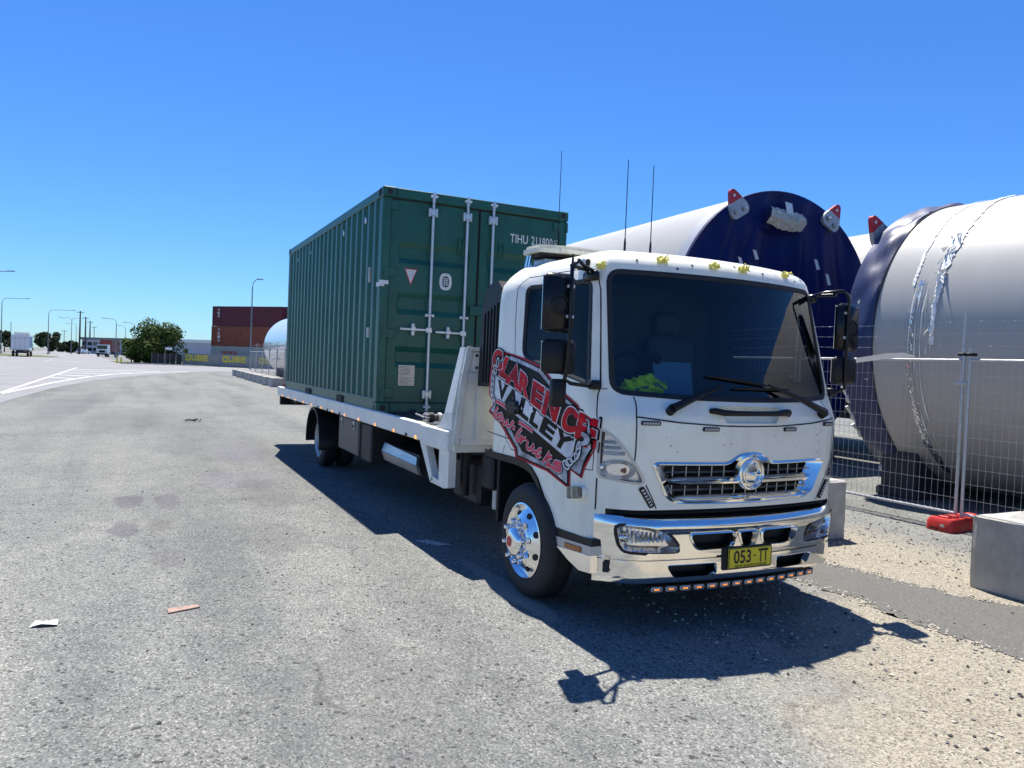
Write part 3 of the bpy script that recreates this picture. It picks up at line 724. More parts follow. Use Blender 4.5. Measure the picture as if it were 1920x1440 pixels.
# windscreen with its black border, side glass
b = MB(); patch(b, WS_CUT, GLASS_W, -.004, 7); WIND = b.build('windscreen', TRUCK, 60)
b = MB(); ring(b, WS_OUT, WS_CUT, BLACK_S, .003); ring(b, WS_CUT, WS_IN, BLACK_S, .003, -.001)
topb = [(u, z - (.05 if z > 2.2 else -.035)) for u, z in WS_IN]
b.build('windscreen_seal', WIND, 60)
for loop, lc, li, dr in ((SW, SW_CUT, SW_IN, DOOR_R), (mirror(SW), mirror(SW_CUT), mirror(SW_IN), DOOR_L)):
    b = MB(); patch(b, lc, GLASS_S, -.012, 4); b.build('side_window', dr, 60)
    b = MB(); ring(b, loop, lc, BLACK_S, .002); ring(b, lc, li, BLACK_S, .002, -.008); b.build('window_seal', dr, 60)

# shut lines of the front panels
b = MB()
for s in (1, -1):
    fl = lambda L: [(u * s, z) for u, z in L]
    for L in (CABD['front_line'], CABD['front_line_low'], CABD['corner_line'], CABD['sill_line']): ribbon(b, fl(L), .007, GAP)
    ribbon(b, fl([(-2.163, 1.05), (-2.19, .985)]), .006, GAP)
    ribbon(b, fl([(-.919, 1.545), (-.885, 1.548)]), .006, GAP)
hl_ = CABD['hood_line']; ribbon(b, hl_ + [(-u, z) for u, z in hl_[::-1]][1:], .009, GAP)
tag(b.build('panel_gap', TRUCK, 0), kind='stuff')

# headlights
for s in (1, -1):
    loop = HL if s == 1 else mirror(HL)
    b = MB(); patch(b, loop, LENS, .004, 4); hl = b.build('headlight', TRUCK, 60)
    b = MB(); A = inset(loop, -.002); B = inset(loop, .012); ring(b, A, B, SILVER, .005); b.build('lamp_rim', hl, 60)
    b = MB(); patch(b, inset(loop, .010), HEAD, -.045, 4)
    for z0 in (1.14, 1.175, 1.21):
        b.tube([sp(s * u, z0 + .02 * (u + .9), -.028) for u in (-.91, -.885, -.86, -.835 + (1.17 - z0) * .5)], .012, HEAD, 6)
    cx, cz = -.845 * s, 1.040
    el = [(cx + .085 * math.cos(t), cz + .058 * math.sin(t)) for t in [2 * PI * i / 20 for i in range(20)]]
    el2 = [(cx + .055 * math.cos(t), cz + .038 * math.sin(t)) for t in [2 * PI * i / 20 for i in range(20)]]
    ring(b, el, el2, HEAD, -.012, -.042); patch(b, el2, REFL, -.042, 2)
    b.build('reflector', hl, 50)
    b = MB(); b.lathe([(0, .001), (.02, .012), (.05, .014), (.06, .001)], AMBER_O, sp(-.838 * s, 1.035, -.055), 'X', 10); b.build('bulb', hl)
    b = MB(); b.lathe([(0, .026), (.012, .03), (.02, .022), (.026, .001)], POLISH, sp(-.905 * s, 1.05, -.042), 'X', 16); b.build('side_bulb', hl)

# grille
gl = MB(); ring(gl, GRILLE, inset(GRILLE, .012), CHROME, .004, .012); GR_IN = [(u * .845, min(1.068, max(.860, z))) for u, z in GRILLE]; ring(gl, inset(GRILLE, .012), GR_IN, CHROME, .012, -.055)
GRI = gl.build('grille', TRUCK, 50)
def bar_u(mb, u0, u1, z0, z1, d0, d1, mat, zf=None, n=28, shape=None):
    """bar following the nose: face between heights z0..z1, from depth d0 (back) to d1 (front ridge)"""
    vs = []; fs = []; prof = shape or [(z1, d0), (z1 - (z1 - z0) * .15, d0 + (d1 - d0) * .55), (z0 + (z1 - z0) * .38, d1), (z0 + (z1 - z0) * .1, d1 - .006), (z0, d0)]
    for i in range(n + 1):
        u = u0 + (u1 - u0) * i / n; taper = 1.
        if zf: taper = zf(i / n)
        for z, d in prof:
            zc = (z0 + z1) / 2; vs.append(sp(u, zc + (z - zc) * taper, d0 + (d - d0) * taper))
    k = len(prof)
    for i in range(n):
        for j in range(k - 1): fs.append((i * k + j, i * k + j + 1, (i + 1) * k + j + 1, (i + 1) * k + j))
    mb.add(vs, fs, mat)
tap = lambda t: min(1., min(t, 1 - t) / .10 + .05)
b = MB(); bar_u(b, -.61, .61, .958, 1.006, -.045, .030, CHROME, tap); b.build('grille_bar', GRI, 60)
b = MB(); bar_u(b, -.56, .56, .832, .888, -.045, .024, CHROME, tap); b.build('grille_bar', GRI, 60)
b = MB(); bar_u(b, -.60, .60, .948, .958, -.06, .008, CHROME, tap); b.build('grille_bar', GRI, 60)
b = MB()
for z0 in (1.030, .915): bar_u(b, -.57, .57, z0 - .0035, z0 + .0035, -.05, -.018, SILVER)
for k in range(-6, 7):
    u = k * .088
    for z0, z1 in ((1.006, 1.07), (.885, .948)):
        b.tube([sp(u, z0, -.028), sp(u, z1, -.028)], .0035, SILVER, 5)
b.build('grille_mesh', GRI, 60)
b = MB(); back = inset(GRILLE, .05); patch(b, back, BLACK_P, -.085, 3); b.build('grille_backing', GRI, 60)
ec = sp(0, 1.022, .0)
b = MB(); b.lathe([(-.02, 0.1126), (.012, 0.1126), (.026, 0.1067), (.029, 0.1000), (.022, 0.0924), (.010, 0.0890)], CHROME, ec, 'X', 48)
b.lathe([(.010, 0.0890), (.018, 0.0672), (.022, 0.0378), (.023, .001)], POLISH, ec, 'X', 40); em = b.build('emblem', GRI, 40)
b = MB()
# raised strokes inside the round badge: two side arcs and a flared bar
for s in (1, -1):
    arc = [ec + Vector((.022, s * 0.0722 * math.cos(t), 0.0722 * math.sin(t))) for t in [(-1.15 + 2.3 * i / 14) for i in range(15)]]
    b.tube(arc, .009, CHROME, 8)
vs = []
for i in range(21):
    y = -0.0689 + 0.1378 * i / 20; hw = .012 + .010 * (abs(y) / 0.0689) ** 2
    vs += [ec + Vector((.018, y, hw)), ec + Vector((.034, y, .004)), ec + Vector((.018, y, -hw))]
b.add(vs, [f for i in range(20) for f in ((3 * i, 3 * i + 1, 3 * i + 4, 3 * i + 3), (3 * i + 1, 3 * i + 2, 3 * i + 5, 3 * i + 4))], CHROME)
b.build('emblem_stroke', GRI, 50)
b = MB(); b.box(sp(-.06, .892, -.02), sp(.06, .935, -.015), SILVER); 

# black grab handle in its recess, wipers
b = MB(); path = [sp(u, z, d) for u, z, d in [(-.30, 1.428, .0), (-.285, 1.420, .03), (-.24, 1.405, .045), (-.15, 1.402, .05), (0, 1.403, .05), (.15, 1.403, .05), (.22, 1.41, .047), (.27, 1.412, .04), (.31, 1.412, .0)]]
b.tube(path, [.018, .02, .021, .018, .017, .018, .022, .024, .02], BLACK_P, 8); b.build('grab_handle', TRUCK, 50)
for (pu, pz, au, az, b0, b1) in [(-.567, 1.419, -.20, 1.59, (-.30, 1.650), (.15, 1.600)), (.632, 1.405, .15, 1.60, (-.12, 1.575), (.36, 1.575))]:
    b = MB()
    b.tube([sp(pu, pz, .0), sp(pu, pz, .05)], .03, BLACK_P, 10)
    b.tube([sp(pu, pz, .045), sp(pu + (au - pu) * .5, pz + (az - pz) * .5, .06), sp(au, az, .035)], [.028, .018, .008], BLACK_P, 6)
    wp = b.build('wiper', TRUCK, 50)
    b = MB(); L = [sp(b0[0] + (b1[0] - b0[0]) * t / 8, b0[1] + (b1[1] - b0[1]) * t / 8, .018) for t in range(9)]
    b.tube(L, .007, BLACK_S, 5); b.tube([p + Vector((.012, 0, .004)) for p in L[1:-1]], .005, BLACK_P, 5); b.build('wiper_blade', wp, 50)
# flush LED strobes
for u, z in ((-.694, 1.346), (-.309, 1.313), (.309, 1.313), (.694, 1.346)):
    b = MB(); lp = rounded([(u - .055, z - .013), (u + .055, z - .013), (u + .055, z + .013), (u - .055, z + .013)], .008); plugm = lp
    patch(b, lp, BLACK_P, .010, 2); ring(b, inset(lp, -.001), lp, BLACK_P, .001, .010); st = b.build('strobe_light', TRUCK, 40)
    b = MB()
    for k in range(6):
        uu = u - .040 + .016 * k; patch(b, rounded([(uu - .006, z - .007), (uu + .006, z - .007), (uu + .006, z + .007), (uu - .006, z + .007)], .002, 2), LED_D, .0125, 1)
    b.build('led', st, 40)
for s in (1, -1):
    b = MB(); a = Vector((-.731 * s, .941)); e = Vector((-.658 * s, .815)); t = (e - a).normalized(); n = Vector((-t.y, t.x)) * .016
    lp = rounded([tuple(a - n), tuple(e - n), tuple(e + n), tuple(a + n)], .01); patch(b, lp, BLACK_P, .010, 2); ring(b, inset(lp, -.001), lp, BLACK_P, .001, .010); st = b.build('strobe_light', TRUCK, 40)
    b = MB()
    for k in range(6):
        c = a.lerp(e, .14 + .145 * k); q = t * .006; r_ = n * .55
        patch(b, [tuple(c - q - r_), tuple(c + q - r_), tuple(c + q + r_), tuple(c - q + r_)], LED_D, .0125, 1)
    b.build('led', st, 40)
# side marker lamps
for s in (1, -1):
    lp = rounded([(-1.150 * s, .812), (-.982 * s, .843), (-.982 * s, .919), (-1.156 * s, .892)], .02)
    b = MB(); patch(b, lp, LENS, .032, 3); ring(b, inset(lp, -.004), lp, W_PAINT, .0, .03); ml = b.build('marker_lamp', TRUCK, 50)
    b = MB(); patch(b, inset(lp, .006), REFL, .012, 2); b.build('reflector', ml, 50)
# sills under the cab
for s in (1, -1):
    f = lambda u, z: (cab_surf(u * s, z))
    OC, XE = (.012, 0.) if s == 1 else (-.02, .20)
    fy = lambda x, z, o: (x, -s * (1.078 + o), z)
    b = MB(); b.prism([fy(3.955, .581, 0), fy(4.40 - XE, .597, 0), fy(4.405 - XE, .556, 0), fy(3.96, .528, 0)], (0, s * .08, 0), BLACK_P); sl_ = b.build('sill', TRUCK, 0)
    b = MB(); b.prism([fy(3.962, .527, .006), fy(4.405 - XE, .555, .006), fy(4.41 - XE, .500, .006), fy(3.99, .466, .006)], (0, s * .08, 0), SILVER); b.build('step_strip', sl_, 0)
    b = MB(); b.box((4.09, -s * 1.088 - .006, .488), (4.29, -s * 1.088 + .006, .522), AMBER_O, .004, Matrix.Rotation(math.radians(-3.6), 3, 'Y')); b.build('side_reflector', sl_)
    b = MB(); b.prism([fy(3.99, .465, OC), fy(4.408 - XE, .499, OC), fy(4.415 - XE, .392, OC), fy(4.28 - XE * .6, .377, OC), fy(4.14, .41, OC)], (0, s * .05, 0), POLISH); b.build('corner_panel', sl_, 0)
    # wheel arch lip and liner
    b = MB(); up = [(x, z) for x, z in archxz]; lo = [(x + (.012 if i > 2 else .03), z - .05 + .0 * i) for i, (x, z) in enumerate(up)]
    lo = []
    for i, (x, z) in enumerate(up):
        a = Vector(up[max(i - 1, 0)]); c = Vector(up[min(i + 1, len(up) - 1)]); t = (c - a).normalized(); n = Vector((t.y, -t.x))
        if n.y > 0 or n.x > 0: n = -n if n.y > 0 else n
        lo.append((x + n.x * .055, z + n.y * .055))
    vs = [fy(x, z, .012) for x, z in up] + [fy(x, z, .004) for x, z in lo] + [(x, -s * .98, z) for x, z in lo]; k = len(up)
    b.add(vs, [f_ for i in range(k - 1) for f_ in ((i, i + 1, k + i + 1, k + i), (k + i, k + i + 1, 2 * k + i + 1, 2 * k + i))], BLACK_P)
    b.build('wheel_arch_trim', TRUCK, 40)
    b = MB(); vs = [(x, -s * 1.04, z - .01) for x, z in up] + [(x, -s * .60, z - .01) for x, z in up]; b.add(vs, [(i, i + 1, k + i + 1, k + i) for i in range(k - 1)], CHASSIS)
    b.add([(x, -s * .60, z - .01) for x, z in up] + [(up[0][0], -s * .60, .5), (up[-1][0], -s * .6, .5)], [tuple(range(k)) + (k + 1, k)], CHASSIS)
    b.box((4.0, min(-s * .98, -s * .6), .42), (4.20, max(-s * .98, -s * .6), .78), CHASSIS); b.build('wheel_arch_liner', TRUCK, 30)

# chrome bumper
BUMP = [(.742, -.03, CHROME), (.752, -.012, 0), (.752, .004, 0), (.742, .026, 0), (.724, .046, 0), (.704, .058, 0), (.686, .058, 0), (.668, .044, 0), (.652, .030, 0), (.635, .026, 0), (.58, .030, 0), (.52, .034, 0), (.497, .034, 0), (.492, .012, 0), (.484, .012, 0), (.479, .034, 0), (.45, .036, 0), (.38, .036, 0), (.352, .032, 0), (.335, .020, 0), (.330, -.03, 0)]
def bz(u, z):  # the bumper's top line sags a little to the middle
    t = max(0., (z - .5) / .25); return z + t * (.016 * (abs(u)) ** 2 - .008)
rings_ = []
US = [-.94 + 1.88 * i / 64 for i in range(65)]
vs = []; fs = []; K = len(BUMP)
for u in US:
    fr = [sp(u, .6, 0)]
    for z, d, _ in BUMP:
        p = Vector(cab_surf(u, .7)); n = surf_n(cab_surf, u, .7); e = min(1., (1 - abs(u)) / .35)
        q = p + n * (d * e); vs.append((q.x, max(-1.068, min(1.068, q.y)), bz(u, z)))
    for z, d, _ in (BUMP[-1], BUMP[0]):
        q = Vector(cab_surf(u, .7)) - surf_n(cab_surf, u, .7) * .055; vs.append((q.x, q.y, bz(u, z)))
K2 = K + 2
for i in range(len(US) - 1):
    for j in range(K2): fs.append((i * K2 + j, i * K2 + (j + 1) % K2, (i + 1) * K2 + (j + 1) % K2, (i + 1) * K2 + j))
fs.append(tuple(range(K2))); fs.append(tuple((len(US) - 1) * K2 + j for j in range(K2)))
b = MB(); b.add(vs, fs, CHROME); BUMPER = b.build('bumper', TRUCK, smooth=0)
FOG = smooth_loop(CABD['fog'], 3)
SL1 = densify(rounded([(-.425, .640), (-.105, .640), (-.115, .548), (-.375, .542)], .035, 4), .05)
SL2 = densify(rounded([(-.075, .640), (.075, .640), (.045, .546), (-.045, .546)], .022, 4), .05)
LS = densify(rounded([(-.57, .448), (-.235, .448), (-.235, .372), (-.525, .372)], .022, 4), .05)
cuts = [plug(l, .12, -.08, BLACK_P if l not in (FOG,) else REFL) for l in (FOG, mirror(FOG), SL1, SL2, mirror(SL1), LS, mirror(LS))]
bool_apply(BUMPER, cuts); drop(*cuts); shade(BUMPER.data, 40)
b = MB()
for l in (SL1, SL2, mirror(SL1), LS, mirror(LS)): ring(b, inset(l, -.010), l, CHROME, .034, .040); ring(b, l, inset(l, .012), CHROME, .040, .0)
b.build('vent_trim', BUMPER, 40)
b = MB()
for l in (SL1, SL2, mirror(SL1), LS, mirror(LS)): patch(b, inset(l, -.01), BLACK_P, -.045, 2)
b.build('vent_backing', BUMPER, 40)
b = MB(); bar_u(b, -.95, .95, .755, .80, -.06, -.03, BLACK_S); b.build('bumper_gap_seal', BUMPER, 40)
for s in (1, -1):
    l = FOG if s == 1 else mirror(FOG)
    b = MB(); patch(b, inset(l, .004), LENS, .030, 4); fg = b.build('fog_lamp', BUMPER, 60)
    b = MB(); patch(b, inset(l, .01), REFL, -.04, 4); ring(b, inset(l, .004), inset(l, .03), REFL, .024, -.035)
    
    for k in range(9): b.tube([sp(s * (-.79 + .027 * k), .665 - .0045 * k, -.012), sp(s * (-.79 + .027 * k), .585, -.030)], .009, REFL, 5)
    c = sp(-.80 * s, .62, -.03); b.lathe([(0, .03), (.02, .026), (.035, .001)], POLISH, c, 'X', 12)
    b.build('reflector', fg, 50)
    b = MB(); patch(b, [(s * u, z) for u, z in rounded([(-.80, .540), (-.60, .528), (-.585, .553), (-.80, .566)], .01)], AMBER_O, -.030, 2); b.build('indicator', fg, 50)
    b = MB(); ring(b, inset(l, -.012), inset(l, .004), BLACK_S, .031, .033); b.build('lamp_seal', fg, 50)
# square tow cover on the bumper's lower lip
b = MB(); patch(b, rounded([(-.905, .470), (-.868, .470), (-.872, .42), (-.865, .40), (-.895, .40), (-.893, .42)], .004, 2), GAP, .0375, 2); b.build('bumper_slot', BUMPER, 0)

# number plate
PX = 4.660
b = MB(); b.box((PX - .010, -.186, .4046), (PX, .186, .5386), YEL_PL, .003); PLATE = b.build('number_plate', TRUCK)
b = MB()
o_ = [(PX + .001, y, z) for y, z in rounded([(-.186, .4046), (.186, .4046), (.186, .5386), (-.186, .5386)], .012)]; i_ = [(PX + .001, y, z) for y, z in rounded([(-.181, .4096), (.181, .4096), (.181, .5336), (-.181, .5336)], .010)]
b.frame(o_, i_, (.001, 0, 0), PLATE_K)
def plate_txt(s, y0, y1, z0, z1, bold): text_on(b, s, lambda a, c: (PX + .0015, y0 + (y1 - y0) * a, z0 + (z1 - z0) * c), PLATE_K, bold)
plate_txt('053', -.145, .005, .436, .524, .022); plate_txt('TT', .068, .156, .436, .524, .022)
b.box((PX + .0005, .030, .474), (PX + .0015, .043, .486), PLATE_K)
plate_txt('NEW SOUTH WALES', -.135, .145, .411, .4285, .02)
b.build('plate_lettering', PLATE, 0)
b = MB(); b.box((4.60, -.22, .395), (PX - .011, .20, .545), BLACK_P, .006); b.build('plate_bracket', TRUCK)

# amber light bar under the bumper
b = MB(); vs = []
for i in range(13):
    u = -.654 + 1.308 * i / 12
bar_u(b, -.66, .66, .267, .309, -.05, -.002, BLACK_P, None, 28, [(.309, -.05), (.309, -.002), (.267, -.002), (.267, -.05)]); LB = b.build('light_bar', TRUCK, 40)
for k in range(14):
    u = -.612 + 1.224 * k / 13
    b = MB(); lp = rounded([(u - .037, .272), (u + .037, .272), (u + .037, .304), (u - .037, .304)], .015, 4); ring(b, lp, inset(lp, .010), LED_D, .004, .010)
    patch(b, inset(lp, .010), LENS, .008, 1); patch(b, inset(lp, .008), BLACK_P, .003, 1)
    for q in (-1, 0, 1): patch(b, rounded([(u + .012 * q - .0055, .282), (u + .012 * q + .0055, .282), (u + .012 * q + .0055, .293), (u + .012 * q - .0055, .293)], .003, 2), LED_C, .007, 1)
    b.build('led_module', LB, 50)

# yellow foam tufts and bolt holes where the roof lamps were
for u, z in CABD['foam']:
    r = random.Random(int(u * 1000)); me_ = MB(); c = sp(u, z, .012); bm = bmesh.new(); bmesh.ops.create_icosphere(bm, subdivisions=2, radius=1)
    for v in bm.verts: v.co = Vector((v.co.x * .020, v.co.y * .040, v.co.z * .024)) * r.uniform(.65, 1.3)
    me_.add([v.co + c for v in bm.verts], [tuple(v.index for v in f.verts) for f in bm.faces], FOAM); bm.free()
    for k in range(5):
        a = c + Vector((.02, r.uniform(-.04, .04), r.uniform(-.02, .025))); me_.tube([a, a + Vector((.02, r.uniform(-.02, .02), r.uniform(-.02, .03)))], [.009, .003], FOAM, 5)
    me_.build('foam_patch', TRUCK, 0)
b = MB()
for u, z in CABD['holes'] + [(-.45, 2.36), (.05, 2.42), (.72, 2.38)]:
    patch(b, [(u + .009 * math.cos(t), z + .009 * math.sin(t)) for t in [2 * PI * i / 8 for i in range(8)]], GAP, .002, 1)
rr = random.Random(5)
for k in range(26):
    u, z, q = rr.uniform(-.6, .65), rr.uniform(1.10, 1.33), rr.uniform(.002, .005)
    patch(b, [(u + q * math.cos(t), z + q * math.sin(t)) for t in [2 * PI * i / 6 for i in range(6)]], GAP, .0012, 1)
tag(b.build('bolt_hole', TRUCK, 0), kind='stuff')
# roof corner indicators
for s in (1, -1):
    c = sp(-1.10 * s, 2.385, .012)
    b = MB(); b.lathe([(-.062, .001), (-.065, .024), (-.02, .038), (.03, .036), (.05, .02), (.055, .001)], LBL_W, c, 'X', 14); tl = b.build('roof_indicator', TRUCK)
    b = MB(); b.box(c + Vector((.045, -.018, -.028)), c + Vector((.062, .018, .020)), BLACK_P, .008); b.build('lamp_base', tl)
    b = MB(); b.lathe([(-.02, .001), (-.01, .014), (.01, .014), (.02, .001)], AMBER_O, c + Vector((-.01, -.022 * s, 0)), 'X', 10); b.build('bulb', tl)
    a0 = c + Vector((-.14, 0, -.03)); b = MB(); b.prism([a0 + Vector((-.05, 0, -.02)), a0 + Vector((.05, 0, -.01)), a0 + Vector((-.01, 0, .03)), a0 + Vector((-.022, 0, .11)), a0 + Vector((-.03, 0, .03))], (0, .014 * s, 0), BLACK_P); b.build('roof_bracket', TRUCK, 0)
# door sign print
def uvm(p, d): return sp(p[0], p[1], d)
b = MB()
def decal_poly(loop, mat, d):
    L = densify(loop, .06); P2 = [Vector((u, z, 0)) for u, z in L]
    bm = bmesh.new(); vv = [bm.verts.new(p) for p in P2]
    for t in tessellate_polygon([P2]):
        try: bm.faces.new([vv[i] for i in t])
        except ValueError: pass
    for _ in range(5):
        le = [e for e in bm.edges if e.calc_length() > .085]
        if not le: break
        bmesh.ops.subdivide_edges(bm, edges=le, cuts=1); bmesh.ops.triangulate(bm, faces=bm.faces)
    bm.verts.index_update()
    b.add([sp(v.co.x, v.co.y, d) for v in bm.verts], [tuple(v.index for v in f.verts) for f in bm.faces], mat); bm.free()
DL = .0025
decal_poly(CABD['d_red'], D_REDL, .0015 + DL); decal_poly(CABD['d_black'], D_BLK, .003 + DL); decal_poly(CABD['d_silver'], D_SIL, .0045 + DL); decal_poly(CABD['d_panel'], D_BRN, .006 + DL)
decal_poly(CABD['d_band'], D_WHT, .0075 + DL)
def quad_fn(q, d, grow=0.):
    tl, tr, br, bl = [Vector(p) for p in q]; c = (tl + tr + br + bl) / 4
    tl, tr, br, bl = [p + (p - c) * grow for p in (tl, tr, br, bl)]
    return lambda a, v: sp(*((bl.lerp(br, a)).lerp(tl.lerp(tr, a), v)), d + DL)
for i, ch in enumerate('CLARENCE'):
    q = CABD['d_a%d' % i]
    text_on(b, ch, quad_fn(q, .009, .24), D_BLK, .085); text_on(b, ch, quad_fn(q, .0105, .13), D_WHT, .075); text_on(b, ch, quad_fn(q, .012, .03), D_RED, .06)
for i, ch in enumerate('VALLEY'):
    q = CABD['d_b%d' % i]
    text_on(b, ch, quad_fn(q, .009, -.02), D_BLK, .05)
def stroke(line, w, mat, d):
    L = [Vector(p) for p in smooth_loop(line, 5, False)]; vs = []
    for i, p in enumerate(L):
        t = (L[min(i + 1, len(L) - 1)] - L[max(i - 1, 0)]); t = t.normalized() if t.length > 1e-9 else Vector((1, 0)); n = Vector((-t.y, t.x)) * w / 2
        vs += [sp(p.x - n.x, p.y - n.y, d + DL), sp(p.x + n.x, p.y + n.y, d + DL)]
    b.add(vs, [(2 * i, 2 * i + 1, 2 * i + 3, 2 * i + 2) for i in range(len(L) - 1)], mat)
for i in range(13):
    L = CABD['d_s%d' % i]
    stroke(L, .046, D_BLK, .0090); stroke(L, .034, D_WHT, .0105); stroke(L, .023, D_PINK, .012)
def ring2(c, rx, rz, w, ang, mat, d):
    L = [(c[0] + rx * math.cos(t) * math.cos(ang) - rz * math.sin(t) * math.sin(ang), c[1] + rx * math.cos(t) * math.sin(ang) + rz * math.sin(t) * math.cos(ang)) for t in [2 * PI * i / 14 for i in range(15)]]
    stroke(L, w, mat, d)
for i, c in enumerate(CABD['d_rings']):
    a = [1.2, 1.9, 1.5, 1.7, 1.5, 1.4, 2.1, 2.0, 1.3, 1.0, .6, .2, -.3][i]
    k = 1 if i < 8 else 1.15
    ring2(c, .038 * k, .02 * k, .022, a, D_BLK, .0135); ring2(c, .038 * k, .02 * k, .012, a, D_WHT, .015)
stroke(CABD['d_hook'], .040, D_BLK, .0135); stroke(CABD['d_hook'], .028, D_SIL, .015)
b.build('door_sign', DOOR_R, 0)
b = MB(); p = sp(-2.02, 1.355, .018); b.box(p + Vector((-.10, -.022, -.022)), p + Vector((.12, .018, .022)), BLACK_P, .01); b.box(p + Vector((-.06, -.02, -.05)), p + Vector((.07, .018, .05)), BLACK_P, .008); b.build('door_handle', DOOR_R)
b = MB(); p = sp(2.02, 1.355, .018); b.box(p + Vector((-.10, -.022, -.022)), p + Vector((.12, .018, .022)), BLACK_P, .01); b.build('door_handle', DOOR_L)

# mirrors
for s in (1, -1):
    X0 = 4.33; yy = (lambda y: y) if s == 1 else (lambda y: -y - (.15 if y < -1.12 else 0))
    def bxy(mb, x0, x1, y0, y1, z0, z1, mat, bv): mb.box((x0, min(yy(y0), yy(y1)), z0), (x1, max(yy(y0), yy(y1)), z1), mat, bv)
    b = MB(); bxy(b, X0 - .030, X0 + .035, -1.235, -1.46, 1.885, 2.25, BLACK_G, .035); mr = b.build('mirror', TRUCK, 50)
    b = MB(); bxy(b, X0 - .035, X0 - .031, -1.25, -1.445, 1.90, 2.235, POLISH, 0); b.build('mirror_glass', mr)
    b = MB(); c = Vector((X0 + .036, yy(-1.36), 2.055)); b.tube([c + Vector((0, .062 * math.cos(t), .062 * math.sin(t))) for t in [2 * PI * i / 20 for i in range(20)]], .004, BLACK_P, 5, closed=True)
    b.lathe([(0, .05), (.006, .045), (.008, .001)], BLACK_P, c, 'X', 18)
    for dz in (2.17, 1.985): bxy(b, X0 + .034, X0 + .050, -1.262, -1.315, dz - .010, dz + .010, STEEL, .003)
    b.build('mirror_clamp', mr)
    b = MB(); bxy(b, X0 - .025, X0 + .03, -1.215, -1.455, 1.63, 1.843, BLACK_P, .025); b.build('mirror_wide', mr, 50)
    b = MB(); bxy(b, X0 - .030, X0 - .026, -1.23, -1.44, 1.645, 1.83, POLISH, 0); b.build('mirror_glass', mr)
    b = MB(); tx = X0 + .02; ty = -1.292
    b.tube([(4.17, yy(-.985), 2.30), (4.20, yy(-1.10), 2.335), (tx + .02, yy(-1.24), 2.335), (tx + .032, yy(ty), 2.29), (tx + .032, yy(ty), 2.1), (tx + .03, yy(ty), 1.86), (tx + .02, yy(-1.305), 1.60), (tx, yy(-1.25), 1.575), (4.32, yy(-1.09), 1.56)], .013, BLACK_G, 8)
    b.tube([(4.08, yy(-.99), 2.29), (4.17, yy(-1.05), 2.31), (4.30, yy(-1.25), 2.31)], .012, BLACK_G, 8)
    bxy(b, 4.05, 4.20, -.965, -1.02, 2.25, 2.315, BLACK_G, .015); bxy(b, 4.28, 4.36, -1.02, -1.09, 1.54, 1.60, BLACK_P, .012)
    b.build('mirror_arm', mr, 50)
    if s == 1:
        b = MB(); bxy(b, 4.29, 4.36, -1.28, -1.372, 1.428, 1.60, BLACK_P, .010); b.build('mirror_motor', mr, 50)

# interior
b = MB()
b.box((4.05, -1.0, 1.30), (4.33, 1.0, 1.50), INTERIOR, .04); DASH = b.build('dashboard', TRUCK)
b = MB(); c = Vector((4.05, -.52, 1.62)); ax = Vector((.75, 0, .55)).normalized(); u_ = Vector((0, 1, 0)); v_ = ax.cross(u_)
b.tube([c + (u_ * math.cos(t) + v_ * math.sin(t)) * .215 for t in [2 * PI * i / 28 for i in range(28)]], .016, BLACK_P, 8, closed=True)
for t in (0.1, PI - .1, -PI / 2): b.tube([c, c + (u_ * math.cos(t) + v_ * math.sin(t)) * .21], .012, BLACK_P, 6)
b.cyl(c - ax * -.02, c + ax * .25, .04, BLACK_P); b.lathe([(0, .06), (.02, .05), (.03, .001)], BLACK_P, c, 'X', 14)
b.build('steering_wheel', TRUCK, 50)
for y in (-.52, .52):
    b = MB(); b.box((3.10, y - .25, 1.15), (3.62, y + .25, 1.36), INT_GREY, .05); b.box((3.02, y - .24, 1.32), (3.16, y + .24, 1.98), INT_GREY, .05, Matrix.Rotation(-.12, 3, 'Y')); b.box((2.96, y - .13, 2.0), (3.05, y + .13, 2.18), INT_GREY, .03); b.build('seat', TRUCK)

# roof light bar, aerials, intake
b = MB()
pl = rounded([(2.90, -.90), (3.16, -.90), (3.24, -.66), (3.24, .66), (3.16, .90), (2.90, .90)], .06, 4)
b.prism([(x, y, 2.568) for x, y in pl], (0, 0, .034), CREAM); b.prism([(x, y, 2.602) for x, y in [(3.05 + (x - 3.05) * .93, y * .975) for x, y in pl]], (0, 0, .026), CREAM)
for k in range(9): b.box((3.225, -.72 + .18 * k, 2.570), (3.2475, -.71 + .18 * k, 2.602), W_TRAY)
RB = b.build('roof_light_bar', TRUCK, 30)
b = MB(); b.box((2.93, -.80, 2.44), (3.12, .80, 2.535), SILVER, .01); b.box((2.93, -.86, 2.54), (3.16, .86, 2.567), BLACK_P, .006); b.build('bar_body', RB)
for s in (1, -1):
    b = MB(); b.prism([(2.90, -s * .88, 2.44), (3.02, -s * .88, 2.44), (3.02, -s * .88, 2.585), (2.95, -s * .88, 2.585)], (0, s * .012, 0), LENS); b.build('bar_end', RB, 0)
for (x, y, z0, z1, r) in ((2.70, -.450, 2.30, 3.53, .004), (3.35, -.205, 2.49, 3.345, .0045), (3.35, .045, 2.49, 3.335, .0045)):
    b = MB(); b.tube([(x, y, z0), (x, y, z0 + .20), (x, y, z0 + .24), (x, y, z1)], [.012, .010, .0045, r * .75], BLACK_P, 6); an = b.build('aerial', TRUCK)
    b = MB(); b.lathe([(0, .022), (.02, .022), (.03, .012)], BLACK_P, (x, y, z0), 'Z', 12, cap=True); b.build('aerial_base', an)
    if x < 3: b2 = MB(); b2.box((x - .02, y - .02, 1.6), (x + .02, y + .02, 2.36), CHASSIS); b2.build('aerial_post', TRUCK)
b = MB()
